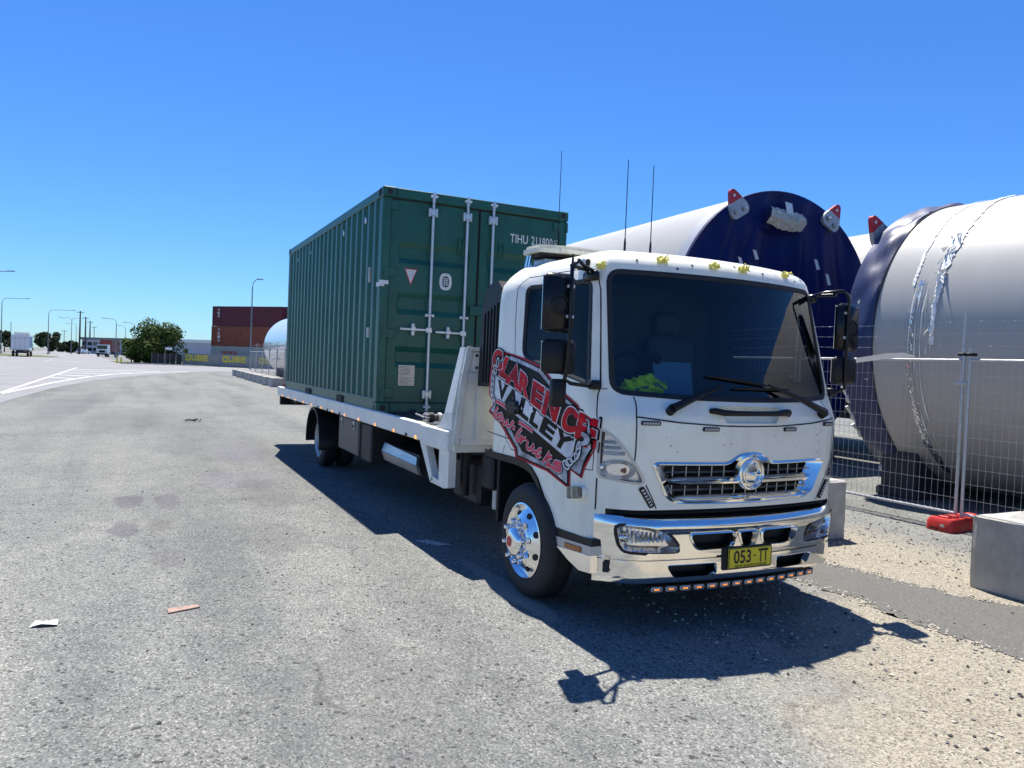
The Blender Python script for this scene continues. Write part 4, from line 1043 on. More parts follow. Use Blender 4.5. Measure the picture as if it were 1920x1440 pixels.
sn = [(2.60, 2.34), (2.72, 2.36), (2.80, 2.30), (2.82, 1.50), (2.52, 1.49), (2.36, 1.48), (2.385, 2.14), (2.50, 2.29)]
sn = [(2.62, 2.34), (2.78, 2.36), (2.845, 2.30), (2.845, 1.49), (2.44, 1.485), (2.47, 2.14), (2.54, 2.29)]
b.prism([(x, -1.035, z) for x, z in sn], (0, .30, 0), BLACK_P)
for k in range(5): b.box((2.53 + .06 * k, -1.047, 1.52), (2.555 + .06 * k, -1.030, 2.10 + .02 * k), BLACK_P, .004)
b.build('air_intake', TRUCK, 0)
b = MB()
for k in range(14): b.lathe([(-.008, .055), (0, .066), (.008, .055)], BLACK_P, (2.70, -.88, 1.28 + .016 * k), 'Z', 14)
b.cyl((2.70, -.88, .8), (2.70, -.88, 1.5), .055, BLACK_P); b.build('intake_hose', TRUCK)

# chassis
b = MB()
for y in (-.42, .42): b.box((-6.3, y - .035, .62), (4.1, y + .035, .87), CHASSIS, .006); b.box((-6.5, y - .05, .87), (2.3, y + .05, .955), CHASSIS)
for x in (-6.0, -4.8, -2.0, -.5, 1.2, 2.6, 4.0): b.box((x - .05, -.40, .66), (x + .05, .40, .84), CHASSIS)
b.box((2.9, -.45, .42), (4.3, .45, .98), CHASSIS, .05); b.cyl((-3.0, 0, .62), (2.9, 0, .66), .05, CHASSIS); b.lathe([(-.2, .08), (-.1, .19), (.1, .19), (.2, .08)], CHASSIS, (-3.355, 0, .43), 'X', 14)
b.cyl((-3.355, -.9, .41), (-3.355, .9, .41), .075, CHASSIS); b.cyl((3.567, -.9, .41), (3.567, .9, .41), .06, CHASSIS)
b.build('chassis', TRUCK)
b = MB(); r = random.Random(3)
b.box((1.75, -.95, .42), (2.35, -.5, .80), CHASSIS, .03); b.cyl((2.45, -.75, .40), (2.45, -.75, .95), .09, CHASSIS); b.cyl((2.62, -.9, .45), (2.62, -.9, .98), .035, STEEL)
b.box((2.50, -1.0, .62), (2.72, -.7, .90), CHASSIS, .02); b.cyl((2.2, -1.02, .5), (2.2, -1.02, .93), .045, CHASSIS)
for k in range(9):
    x = r.uniform(2.35, 2.95); b.tube([(x, r.uniform(-.95, -.6), .95), (x + r.uniform(-.08, .08), r.uniform(-1, -.6), .7), (x + r.uniform(-.1, .1), r.uniform(-.95, -.5), .45)], .012, BLACK_P, 6)
b.lathe([(0, .11), (.5, .11)], CHASSIS, (2.6, .6, .6), 'X', 16, cap=True)
tag(b.build('hose_and_tank_cluster', TRUCK), kind='stuff')
b = MB(); b.box((2.86, -1.02, .40), (2.90, -.62, .97), BLACK_P, .01); b.build('mud_flap', TRUCK)

# wheels
def wheel(name, x, ys, deep):
    """ys: outer side sign, deep: dished rear rim"""
    s = ys; yo = 1.125 * s
    b = MB(); tyre = [(-.215, .275), (-.222, .30), (-.215, .36), (-.195, .395), (-.16, .408), (-.11, .412), (-.05, .408), (-.018, .395), (-.002, .36), (.006, .30), (.0, .275), (-.02, .262)]
    b.lathe([(h * s, r_) for h, r_ in tyre], RUBBER, (x, yo, .41), 'Y', 48)
    # tread grooves
    for h in (-.155, -.11, -.065): b.lathe([((h - .005) * s, .413), ((h - .005) * s, .404), ((h + .005) * s, .404), ((h + .005) * s, .413)], BLACK_S, (x, yo, .41), 'Y', 48)
    t = b.build(name, TRUCK, 50)
    b = MB()
    if not deep:
        prof = [(-.02, .262), (.006, .272), (.010, .262), (-.004, .250), (-.022, .236), (-.010, .215), (.012, .185), (.028, .150), (.036, .140), (.040, .120), (.040, .06)]
        b.lathe([(h * s, r_) for h, r_ in prof], POLISH, (x, yo, .41), 'Y', 56)
        rim = b.build('rim', t, 40)
        for k in range(8):
            b = MB(); g = 2 * PI * (k + .5) / 8; c = Vector((x + .205 * math.cos(g), yo + (-.0005) * s, .41 + .205 * math.sin(g)))
            e1 = Vector((-math.sin(g), 0, math.cos(g))); e2 = Vector((math.cos(g), -.62 * s, math.sin(g))).normalized(); nn = Vector((math.cos(g) * .6, 1. * s, math.sin(g) * .6)).normalized()
            b.add([c + e1 * .025 * math.cos(q) + e2 * .022 * math.sin(q) + nn * .0035 for q in [2 * PI * i / 14 for i in range(14)]], [tuple(range(14))], GAP)
            b.build('rim_hole', t, 0)
        b = MB(); hub = [(.040, .108), (.070, .108), (.088, .100), (.104, .078), (.112, .050), (.113, .001)]
        b.lathe([(h * s, r_) for h, r_ in hub], POLISH, (x, yo, .41), 'Y', 32); b.build('hub_cap', t, 40)
        b = MB(); b.lathe([(.1135 * s, .038), (.1155 * s, .036), (.1155 * s, .001)], RED_B, (x, yo, .41), 'Y', 24)
        b.build('hub_badge', t, 40)
        for k in range(8):
            b = MB(); g = 2 * PI * k / 8 + .2; c = (x + .143 * math.cos(g), yo, .41 + .143 * math.sin(g))
            b.lathe([(.030 * s, .024), (.055 * s, .024), (.060 * s, .019), (.085 * s, .018), (.095 * s, .012), (.097 * s, .001)], POLISH, c, 'Y', 12)
            b.build('wheel_nut', t, 40)
    else:
        prof = [(-.02, .262), (.006, .272), (.010, .262), (-.006, .248), (-.03, .24), (-.12, .225), (-.135, .19), (-.14, .12), (-.13, .11)]
        b.lathe([(h * s, r_) for h, r_ in prof], STEEL, (x, yo, .41), 'Y', 48); b.build('rim', t, 40)
        b = MB()
        for k in range(8):
            g = 2 * PI * k / 8 + .2; c = (x + .15 * math.cos(g), yo, .41 + .15 * math.sin(g)); b.lathe([(-.14 * s, .018), (-.10 * s, .018), (-.095 * s, .001)], STEEL, c, 'Y', 8)
        b.lathe([(-.14 * s, .105), (-.02 * s, .10), (.0, .07), (.0, .001)], STEEL, (x, yo, .41), 'Y', 24); b.build('hub_cap', t, 40)
        b = MB(); b.lathe([(h * s, r_) for h, r_ in tyre], RUBBER, (x, yo - .27 * s, .41), 'Y', 40); b.build('inner_tyre', t, 50)
        b = MB(); b.lathe([(-.25 * s, .27), (-.25 * s, .001)], CHASSIS, (x, yo, .41), 'Y', 24); b.build('brake_drum', t, 0)
    return t
for s in (-1, 1): wheel('front_wheel', 3.567, s, False); wheel('rear_wheel', -3.355, s, True)
b = MB()
for s in (-1, 1):
    b = MB(); P = []
    for i in range(19):
        g = math.radians(-8 + 196 * i / 18); P.append((-3.355 + .50 * math.cos(g), .415 + .50 * math.sin(g)))
    vs = [(x, s * 1.235, z) for x, z in P] + [(x, s * .70, z) for x, z in P] + [(-3.355 + (x + 3.355) * .93, s * 1.235, .415 + (z - .415) * .93) for x, z in P]; k = len(P)
    b.add(vs, [f for i in range(k - 1) for f in ((i, i + 1, k + i + 1, k + i), (i, i + 1, 2 * k + i + 1, 2 * k + i))], BLACK_P)
    b.box((-2.87, min(s * 1.235, s * .7), .30), (-2.845, max(s * 1.235, s * .7), .46), BLACK_P, .004)
    b.build('mudguard', TRUCK, 45)
    # tool box, alloy step box
    b = MB(); b.box((-2.0, min(s * 1.15, s * .65), .445), (-.95, max(s * 1.15, s * .65), .90), DARKBOX, .012); tb = b.build('toolbox', TRUCK)
    b = MB(); b.box((-1.97, min(s * 1.153, s * 1.145), .47), (-.98, max(s * 1.153, s * 1.145), .885), DARKBOX, .004); b.build('toolbox_lid', tb)
    for x in (-1.82, -1.18):
        b = MB(); b.box((x - .035, min(s * 1.15, s * 1.166), .77), (x + .035, max(s * 1.15, s * 1.166), .88), STEEL, .012); b.box((x - .018, min(s * 1.15, s * 1.176), .79), (x + .018, max(s * 1.15, s * 1.176), .83), BLACK_P, .005); b.build('latch', tb)
    b = MB(); b.box((-.90, min(s * 1.13, s * .7), .42), (-.45, max(s * 1.13, s * .7), .89), CHASSIS, .02); b.build('battery_box', TRUCK)
    b = MB(); b.prism([(-.29, s * 1.01, .70), (.87, s * 1.01, .665), (.945, s * 1.04, .59), (-.31, s * 1.04, .60)], (0, -s * .03, 0), ALU); b.prism([(-.31, s * 1.04, .595), (.945, s * 1.04, .585), (.925, s * 1.0, .49), (-.32, s * 1.0, .49)], (0, -s * .03, 0), ALU)
    b.box((-.28, min(s * .99, s * .6), .48), (.9, max(s * .99, s * .6), .69), CHASSIS); b.build('step_box', TRUCK, 0)

# tray
b = MB(); b.box((-6.60, -1.19, 1.02), (2.28, 1.19, 1.062), DARKBOX, .004)
for k in range(14): b.box((-6.4 + .62 * k, -1.18, .955), (-6.33 + .62 * k, 1.18, 1.02), CHASSIS)
TRAY = b.build('tray_deck', TRUCK)
for s in (-1, 1):
    b = MB(); lo, hi = sorted((s * 1.185, s * 1.25)); b.box((-6.62, lo, .925), (1.62, hi, 1.095), W_TRAY, .010); b.box((1.62, lo, .90), (2.33, hi, 1.085), W_TRAY, .010); RAIL = b.build('side_rail', TRUCK)
    for i, x in enumerate([-6.04, -5.4, -4.72, -4.02, -3.35, -2.66, -1.97, -1.27, -.58, .13, .83, 1.52]):
        b = MB(); b.box((x - .022, min(s * 1.249, s * 1.268), .932), (x + .022, max(s * 1.249, s * 1.268), .966), AMBER, .006); b.box((x - .03, min(s * 1.248, s * 1.255), .926), (x + .03, max(s * 1.248, s * 1.255), .972), W_TRAY, .003); b.build('clearance_lamp', RAIL)
    for x in (-2.93, -2.3, -1.58, 1.21):
        b = MB(); b.box((x - .03, min(s * 1.249, s * 1.258), .925), (x + .03, max(s * 1.249, s * 1.258), .960), BLACK_P, .008); b.build('rope_slot', RAIL)
    # gusset, leg
    b = MB(); G = [(1.93, 1.095, 1.22), (2.044, 1.118, 1.22), (2.16, 1.235, 1.22), (2.235, 1.815, 1.125), (2.335, 1.815, 1.125), (2.335, 1.24, 1.22), (2.335, 1.085, 1.22)]
    b.prism([(x, s * y, z) for x, z, y in G], (0, -s * .05, 0), W_TRAY); b.build('headboard_gusset', TRUCK, 0)
    b = MB(); O = [(1.593, .91), (1.9, .578), (2.25, .574), (2.335, .588), (2.335, .90)]; I = [(1.769, .91), (1.945, .640), (2.108, .614), (2.11, .62), (2.10, .90)]
    y = s * 1.235
    for poly in ([(1.593, .905), (1.9, .578), (1.96, .612), (1.745, .905)], [(1.9, .578), (2.25, .574), (2.11, .625), (1.945, .640)], [(2.25, .574), (2.335, .592), (2.335, .905), (2.10, .905), (2.11, .625)]):
        b.prism([(x, y, z) for x, z in poly], (0, -s * .07, 0), W_TRAY)
    b.build('tray_leg', TRUCK, 0)
b = MB(); xh = 2.335
b.prism([(xh, -1.175, 1.24), (xh, -1.12, 1.815), (xh, 1.12, 1.815), (xh, 1.175, 1.24), (xh, 1.22, .965), (xh, -1.22, .965)], (.035, 0, 0), W_TRAY)
for s in (-1, 1):
    b.prism([(xh + .035, s * 1.225, .965), (xh + .035, s * 1.175, 1.5), (xh + .035, s * 1.12, 1.815), (xh + .035, s * 1.07, 1.815), (xh + .035, s * 1.13, 1.5), (xh + .035, s * 1.17, .965)], (.022, 0, 0), W_TRAY)
b.box((xh + .035, -1.16, .965), (xh + .057, 1.16, 1.018), W_TRAY); b.box((xh + .035, -1.10, 1.515), (xh + .057, 1.10, 1.59), W_TRAY); b.box((xh + .035, -1.06, 1.605), (xh + .052, 1.06, 1.775), W_TRAY, .004); b.box((xh + .035, -1.08, 1.785), (xh + .06, 1.08, 1.818), W_TRAY)
for y in (-.98, -.5, 0, .5, .98): b.box((xh + .035, y - .03, 1.018), (xh + .05, y + .03, 1.515), W_TRAY)
HB = b.build('headboard', TRUCK, 0)
b = MB(); b.box((xh - .02, -1.2, .90), (xh + .03, 1.2, .964), W_TRAY, .005); b.build('headboard_beam', TRUCK)
for y in (-1.03, 1.03):
    for z in (1.64, 1.745): b = MB(); b.lathe([(0, .013), (.006, .013), (.008, .001)], BLACK_P, (xh + .052, y, z), 'X', 8); b.build('bolt', HB)
b = MB()
for s in (-1, 1): b.tube([(xh + .03, s * 1.125, 1.80), (xh + .05, s * 1.10, 1.825), (xh + .05, s * 1.135, 1.6), (xh + .03, s * 1.16, 1.59)], .010, W_TRAY, 6)
b.build('headboard_bead', HB)
b = MB(); b.box((-6.66, -1.2, .74), (-6.56, 1.2, .93), BLACK_P, .01); b.box((-6.6, -1.0, .80), (-6.0, 1.0, .93), CHASSIS); tl = b.build('rear_beam', TRUCK)
for y in (-1.0, 1.0): b = MB(); b.box((-6.68, y - .15, .78), (-6.655, y + .15, .88), LUG_R, .008); b.build('tail_lamp', tl)
# roller and fairlead lying at the front of the deck
b = MB(); b.cyl((1.47, -1.12, 1.135), (1.40, .9, 1.135), .035, DARKBOX, 14); b.lathe([(0, .05), (.05, .05)], BLACK_P, (1.468, -1.12, 1.135), 'Y', 14, cap=True); b.lathe([(0, .048), (.03, .048)], STEEL, (1.465, -1.02, 1.135), 'Y', 14, cap=True)
for k in range(8): g = 2 * PI * k / 8; b.cyl((1.468 + .04 * math.cos(g), -1.16, 1.135 + .04 * math.sin(g)), (1.468 + .04 * math.cos(g), -1.10, 1.135 + .04 * math.sin(g)), .008, STEEL, 6)
b.tube([(1.47, -1.16, 1.14), (1.40, -1.22, 1.165), (1.34, -1.2, 1.16)], .008, STEEL, 6)
b.box((1.38, -1.08, 1.062), (1.50, .88, 1.10), W_TRAY, .01)
b.build('deck_roller', TRUCK)

# ------------------------------------------------------------------ loose things on the truck
r = random.Random(11); bm = bmesh.new(); bmesh.ops.create_icosphere(bm, subdivisions=4, radius=1)
for v in bm.verts:
    n = v.co; k = 1 + .22 * math.sin(5 * n.x + 3 * n.y) * math.cos(6 * n.z + 2 * n.x) + .12 * math.sin(11 * n.y + 7 * n.z) + .08 * math.sin(17 * n.x + 9 * n.z)
    v.co = Vector((n.x * .09 * k, n.y * .155 * k, max(-.3, n.z) * .085 * k + .025))
b = MB(); b.add([v.co + Vector((4.30, -.655, 1.522)) for v in bm.verts], [tuple(v.index for v in f.verts) for f in bm.faces], HIVIS); bm.free()
b.tube([(4.33, -.79, 1.53), (4.385, -.72, 1.56), (4.39, -.62, 1.585), (4.38, -.55, 1.56)], .010, SILVER, 5)
tag(b.build('hi_vis_vest', smooth=25), 'crumpled lime hi-vis vest on the dashboard behind the windscreen', 'vest')
b = MB(); b.box((4.26, -.55, 1.50), (4.268, -.23, 1.74), BLUEP, .001, Matrix.Rotation(-.18, 3, 'Y')); tag(b.build('clipboard', smooth=0), 'blue rectangular board standing on the dashboard beside the lime vest', 'board')
# chain heap on the deck
b = MB(); r = random.Random(4)
pts = []; 
for k in range(70):
    t = k / 70; pts.append(Vector((.28 + .3 * math.sin(t * 9) * .5 + t * .45, -1.12 + t * 1.9 + .12 * math.sin(t * 31), 1.075 + .02 * (k % 2) + .03 * abs(math.sin(t * 17)))))
for i, p in enumerate(pts):
    q = pts[min(i + 1, 69)] - pts[max(i - 1, 0)]; a = math.atan2(q.y, q.x); tilt = (i % 2) * PI / 2
    L = []
    for j in range(10):
        g = 2 * PI * j / 10; ex, ey = .032 * math.cos(g), .018 * math.sin(g)
        v = Vector((ex, ey * math.cos(tilt), ey * math.sin(tilt))); L.append(p + Matrix.Rotation(a, 3, 'Z') @ v)
    b.tube(L, .006, CHAINM, 5, closed=True)
tag(b.build('lashing_chain'), 'dark steel chain lying on the tray floor in front of the container doors', 'chain')

# ------------------------------------------------------------------ green container
CN = thing('shipping_container', 'dark green twenty foot container with white lock rods standing on the tow truck tray', 'shipping container', (-3.03, 0, 1.066))
Z0 = 1.069; Z1 = Z0 + 2.591; CW = 1.219; CL = 6.058
def corr(n0, n1, pitch, depth):
    out = []; a, sl_ = pitch * .31, pitch * .19
    x = n0
    while x + pitch < n1 + 1e-6:
        out += [(x, 0), (x + a, 0), (x + a + sl_, depth), (x + 2 * a + sl_, depth)]; x += pitch
    out.append((n1, 0)); return out
for s in (-1, 1):
    b = MB(); P = corr(-CL + .13, -.13, (CL - .26) / 21, .036); y = s * (CW - .012); vs = [(x, y - s * d, z) for z in (Z0 + .16, Z1 - .11) for x, d in P]; n = len(P)
    b.add(vs, [(i, i + 1, n + i + 1, n + i) for i in range(n - 1)], C_GREEN); wl = b.build('side_wall', CN, 0)
    b = MB(); lo, hi = sorted((s * (CW - .06), s * CW)); b.box((-CL + .1, lo, Z1 - .115), (-.1, hi, Z1 - .01), C_GREEN, .008); b.build('top_rail', CN)
    b = MB(); lo, hi = sorted((s * (CW - .05), s * (CW - .005)))
    for x0, x1 in ((-CL + .1, -4.01), (-3.66, -1.87), (-1.56, -.1)): b.box((x0, lo, Z0 + .012), (x1, hi, Z0 + .165), C_GREEN, .006)
    for x0, x1 in ((-4.01, -3.66), (-1.87, -1.56)): b.box((x0, lo, Z0 + .115), (x1, hi, Z0 + .165), C_GREEN); b.box((x0, lo - .02 if s < 0 else lo - .2, Z0 + .012), (x1, hi - .02 + (.2 if s < 0 else -.02), Z0 + .11), GAP)
    b.build('bottom_rail', CN)
    for x in (-.83, -1.95, -4.2, -5.3):
        b = MB(); b.lathe([(0, .045), (.008, .042), (.012, .001)], C_ROD, (x, s * (CW - .030), Z1 - .27), 'Y', 10, flip=s)
        b.build('air_vent', wl)
b = MB(); P = corr(-CW + .1, CW - .1, .24, .03); vs = [(-CL + .015 + d, y, z) for z in (Z0 + .15, Z1 - .1) for y, d in P]; n = len(P); b.add(vs, [(i, i + 1, n + i + 1, n + i) for i in range(n - 1)], C_GREEN); b.build('end_wall', CN, 0)
b = MB(); b.box((-CL + .05, -CW + .03, Z1 - .05), (-.05, CW - .03, Z1 - .03), C_GREEN); b.build('roof_panel', CN)
b = MB(); b.box((-CL + .05, -CW + .05, Z0 + .02), (-.05, CW - .05, Z0 + .15), CHASSIS); b.build('floor', CN)
for x0 in (-CL, -.178):
    for s in (-1, 1):
        for z0 in (Z0, Z1 - .118):
            b = MB(); lo, hi = sorted((s * CW, s * (CW - .162))); b.box((x0, lo, z0), (x0 + .178, hi, z0 + .118), C_GREEN, .012)
            c = (x0 + .178 + .0005 if x0 > -1 else x0 - .0005, s * (CW - .08), z0 + .06)
            b.lathe([(0, .034), (0, .001)], GAP, c, 'X', 14); b.lathe([(0, .034), (0, .001)], GAP, (x0 + .089, s * (CW + .0006), z0 + .06), 'Y', 14)
            b.build('corner_casting', CN)
        b = MB(); lo, hi = sorted((s * (CW - .004), s * (CW - .11))); b.box((x0 + .02, lo, Z0 + .118), (x0 + .16, hi, Z1 - .118), C_GREEN, .012); b.build('corner_post', CN)
b = MB(); b.box((-.14, -CW + .16, Z1 - .116), (-.006, CW - .16, Z1 - .004), C_GREEN, .008); b.build('door_header', CN)
b = MB(); b.box((-.14, -CW + .16, Z0 + .004), (-.006, CW - .16, Z0 + .115), C_GREEN, .008); b.build('door_sill', CN)
ZD0, ZD1 = Z0 + .13, Z1 - .135
for s in (-1, 1):
    y0, y1 = (s * (CW - .115), s * .014)
    b = MB(); lo, hi = min(y0, y1), max(y0, y1); XF = -.045
    bands = [(3.055, 2.805), (2.475, 2.215), (1.845, 1.60)]
    # frame, then pressed panel with three horizontal recesses
    vs = []; prof = [(ZD1, 0)]
    for a_, c_ in bands: prof += [(a_, 0), (a_ - .065, -.036), (c_ + .065, -.036), (c_, 0)]
    prof += [(ZD0, 0)]
    ins = .10
    ys = [lo, lo + ins, lo + ins + .02, hi - ins - .02, hi - ins, hi]
    for z, d in prof: vs += [(XF + (d if 2 <= i <= 3 else 0), y, z) for i, y in enumerate(ys)]
    k = len(ys); b.add(vs, [(i * k + j, i * k + j + 1, (i + 1) * k + j + 1, (i + 1) * k + j) for i in range(len(prof) - 1) for j in range(k - 1)], C_GREEN)
    b.box((XF - .06, lo, ZD0), (XF - .045, hi, ZD1), C_GREEN)
    dr = b.build('door', CN, 0)
    b = MB()
    for (a0, a1, e0, e1) in ((lo - .018, lo, ZD0 - .01, ZD1 + .018), (hi, hi + .018, ZD0 - .01, ZD1 + .018), (lo, hi, ZD1, ZD1 + .022), (lo, hi, ZD0 - .016, ZD0)): b.box((XF - .04, a0 if a0 > -5 else a0, e0), (XF + .006, a1, e1), C_SEAL)
    b.build('door_gasket', dr, 0)
    for z in (Z1 - .20, 2.69, 1.985, 1.30):
        b = MB(); h0, h1 = sorted((s * (CW - .005), s * (CW - .20))); b.box((XF + .002, h0, z - .055), (XF + .022, h1, z + .055), C_GREEN, .006); b.cyl((-.012, s * (CW - .02), z - .06), (-.012, s * (CW - .02), z + .06), .018, C_GREEN, 10); b.build('hinge', dr)
    for yr in ((.61, .175) if s < 0 else (.165,)):
        y = s * yr; x = XF + .045
        b = MB(); b.cyl((x, y, Z0 + .09), (x, y, Z1 - .06), .017, C_ROD, 12)
        for z, hgt in ((Z1 - .235, .05), (2.22, .018), (1.29, .05)):
            b.box((XF + .004, y - .055, z - hgt), (x + .008, y - .025, z + hgt), C_ROD, .004); b.box((XF + .004, y + .025, z - hgt), (x + .008, y + .055, z + hgt), C_ROD, .004); b.box((x - .022, y - .03, z - hgt * .7), (x + .022, y + .03, z + hgt * .7), C_ROD, .006)
        for z, q in ((Z1 - .055, 1), (Z0 + .075, -1)):
            b.box((x - .03, y - .045, z - .012), (x + .02, y + .045, z + .012), C_ROD, .004); b.box((x - .03, y - .012, z - .03), (x + .025, y + .02, z + .03), C_ROD, .004); b.cyl((x, y, z - .05), (x, y, z + .05), .022, C_ROD, 10)
        rod = b.build('lock_rod', dr)
        # handle: each bar's handle points to the hinge side
        b = MB(); zc = 2.046 if yr > .5 else 2.03; dirn = s if True else s
        b.box((x + .006, min(y, y + s * .36), zc - .013), (x + .018, max(y, y + s * .36), zc + .013), C_ROD, .004); b.box((x - .01, y - .045, zc - .032), (x + .022, y + .03, zc + .032), C_ROD, .006)
        yc = y + s * .20; b.box((XF + .002, yc - .02, zc - .075), (x + .024, yc + .02, zc + .075), C_ROD, .012); b.box((x + .01, yc - .03, zc - .02), (x + .034, yc + .03, zc + .03), C_ROD, .006); b.build('lock_handle', dr)
    if s == -1:
        XS = XF + .003
        b = MB(); T = [(XS, -.926, 2.752), (XS, -.766, 2.752), (XS, -.846, 2.556)]; b.sheet(T, LBL_R); c = Vector((XS + .001, -.846, 2.689)); b.sheet([c + (Vector(p) - c + Vector((.001, 0, 0))) * .80 for p in T], LBL_W)
        for k in range(5): w_ = .05 - .009 * k; b.box((XS + .0015, -.846 - w_, 2.716 - .018 * k), (XS + .0022, -.846 + w_, 2.722 - .018 * k), D_SIL)
        b.build('warning_label', dr, 0)
        b = MB(); c = Vector((XS, -.411, 2.636))
        for k, (ry, rz, m_) in enumerate(((.078, .100, LBL_W), (.042, .066, LBL_K))):
            b.sheet([c + Vector((.001 * k, ry * math.copysign(abs(math.cos(t)) ** .75, math.cos(t)), rz * math.copysign(abs(math.sin(t)) ** .75, math.sin(t)))) for t in [2 * PI * i / 32 for i in range(32)]], m_)
        for k in range(5):
            b.box((c.x + .0015, c.y - .026, c.z - .045 + .019 * k), (c.x + .002, c.y - .004, c.z - .032 + .019 * k), LBL_W); b.box((c.x + .0015, c.y + .004, c.z - .045 + .019 * k), (c.x + .002, c.y + .026, c.z - .032 + .019 * k), LBL_W)
        b.build('inspection_label', dr, 0)
        b = MB(); b.box((XS, -.955, 1.388), (XS + .006, -.757, 1.628), LBL_P, .002)
        for k in range(14):
            if k == 6: continue
            rk = random.Random(k); x1_ = rk.uniform(-.84, -.775); b.box((XS + .0062, -.94, 1.405 + .0155 * k), (XS + .0068, x1_, 1.409 + .0155 * k), LBL_K)
        b.build('data_plate', dr, 0)
        b = MB(); b.box((XF + .002, -.10, 2.255), (XF + .05, .075, 2.375), C_GREEN, .008); b.build('door_stop', dr)
    else:
        b = MB(); XS = XF + .003
        text_on(b, 'TIHU', lambda a, c: (XS, .420 + .245 * a, 3.196 + .108 * c), LBL_W, .012); text_on(b, '211800', lambda a, c: (XS, .715 + .305 * a, 3.196 + .108 * c), LBL_W, .012)
        b.frame([(XS, y, z) for y, z in ((1.042, 3.18), (1.10, 3.18), (1.10, 3.288), (1.042, 3.288))], [(XS, y, z) for y, z in ((1.048, 3.186), (1.094, 3.186), (1.094, 3.282), (1.048, 3.282))], (.0008, 0, 0), LBL_W)
        text_on(b, '6', lambda a, c: (XS + .0004, 1.056 + .03 * a, 3.195 + .075 * c), LBL_W, .02)
        b.build('container_number', dr, 0)
b = MB(); b.box((-.51, -CW - .002, 2.60), (-.47, -CW + .03, 2.78), LBL_P, .003); b.build('side_label', CN)
b = MB(); b.box((-.50, -CW - .002, 1.94), (-.475, -CW + .03, 2.06), LBL_W, .003); b.build('side_label', CN)
b = MB(); b.box((-.165, -CW - .001, 2.52), (-.012, -CW + .05, 2.57), LBL_W, .002); b.box((-.05, -CW + .0, 2.545), (-.010, -CW + .10, 2.59), LBL_W, .002); b.build('tape_strip', CN)
for y in (-.235, .30):
    b = MB(); b.tube([(-.04, y - .03, 2.82 + .15), (-.02, y - .03, 2.99 + .17), (-.02, y + .03, 2.99 + .17), (-.04, y + .03, 2.82 + .15)], .008, C_GREEN, 6); b.build('tie_loop', CN)
# ------------------------------------------------------------------ wind tower sections behind the fence
class Axis:
    def __init__(s, base, a): s.b = Vector(base); s.t = Vector((math.cos(a), math.sin(a), 0)); s.n = Vector((-math.sin(a), math.cos(a), 0)); s.z = Vector((0, 0, 1))
    def p(s, t, ang, r): g = math.radians(ang); return s.b + s.t * t + (s.n * math.cos(g) + s.z * math.sin(g)) * r
def shell(mb, A, prof, mat, n=96):
    vs = [A.p(t, 360 * k / n, r) for t, r in prof for k in range(n)]
    mb.add(vs, [(i * n + k, i * n + (k + 1) % n, (i + 1) * n + (k + 1) % n, (i + 1) * n + k) for i in range(len(prof) - 1) for k in range(n)], mat)
def disc(mb, A, t, R, mat, wr=.0, seed=0, n=96, rings=22):
    r_ = random.Random(seed); ph = [r_.uniform(0, 6.28) for _ in range(8)]
    vs = []
    for i in range(rings + 1):
        r = R * (1 - i / rings)
        for k in range(n):
            g = 360 * k / n; y = math.cos(math.radians(g)) * r; z = math.sin(math.radians(g)) * r
            d = 0.
            if wr and i > 0:
                e = min(1., i / 3)
                d = -wr * e * (.5 * math.sin(3.1 * y + ph[0] + .35 * z) + .35 * math.sin(7.3 * y + ph[1] - .5 * z) + .22 * math.sin(13 * y + 1.2 * z + ph[2]) + .15 * math.sin(5 * z + 2 * y + ph[3])) - .16 * e * (1 - (r / R) ** 2)
                for c0, sl_, w0, dp in ((-.95, .30, .05, .07), (-1.45, .26, .06, .06), (.62, -.10, .05, .06), (1.05, -.2, .07, .05), (1.6, -.3, .05, .05), (-.3, .1, .09, .05)):
                    d -= dp * e * math.exp(-((y - c0 - sl_ * (z - 1.)) / w0) ** 2) * min(1., max(0., (2.2 - z) / 1.2))
                if abs(y + .05) < .55 and z < 1.75 and z > -2: d -= .12 * e * max(0., 1 - abs(y + .05) / .55) ** .5
            vs.append(A.p(t + d, g, r))
    mb.add(vs, [(i * n + k, i * n + (k + 1) % n, (i + 1) * n + (k + 1) % n, (i + 1) * n + k) for i in range(rings) for k in range(n)], mat)
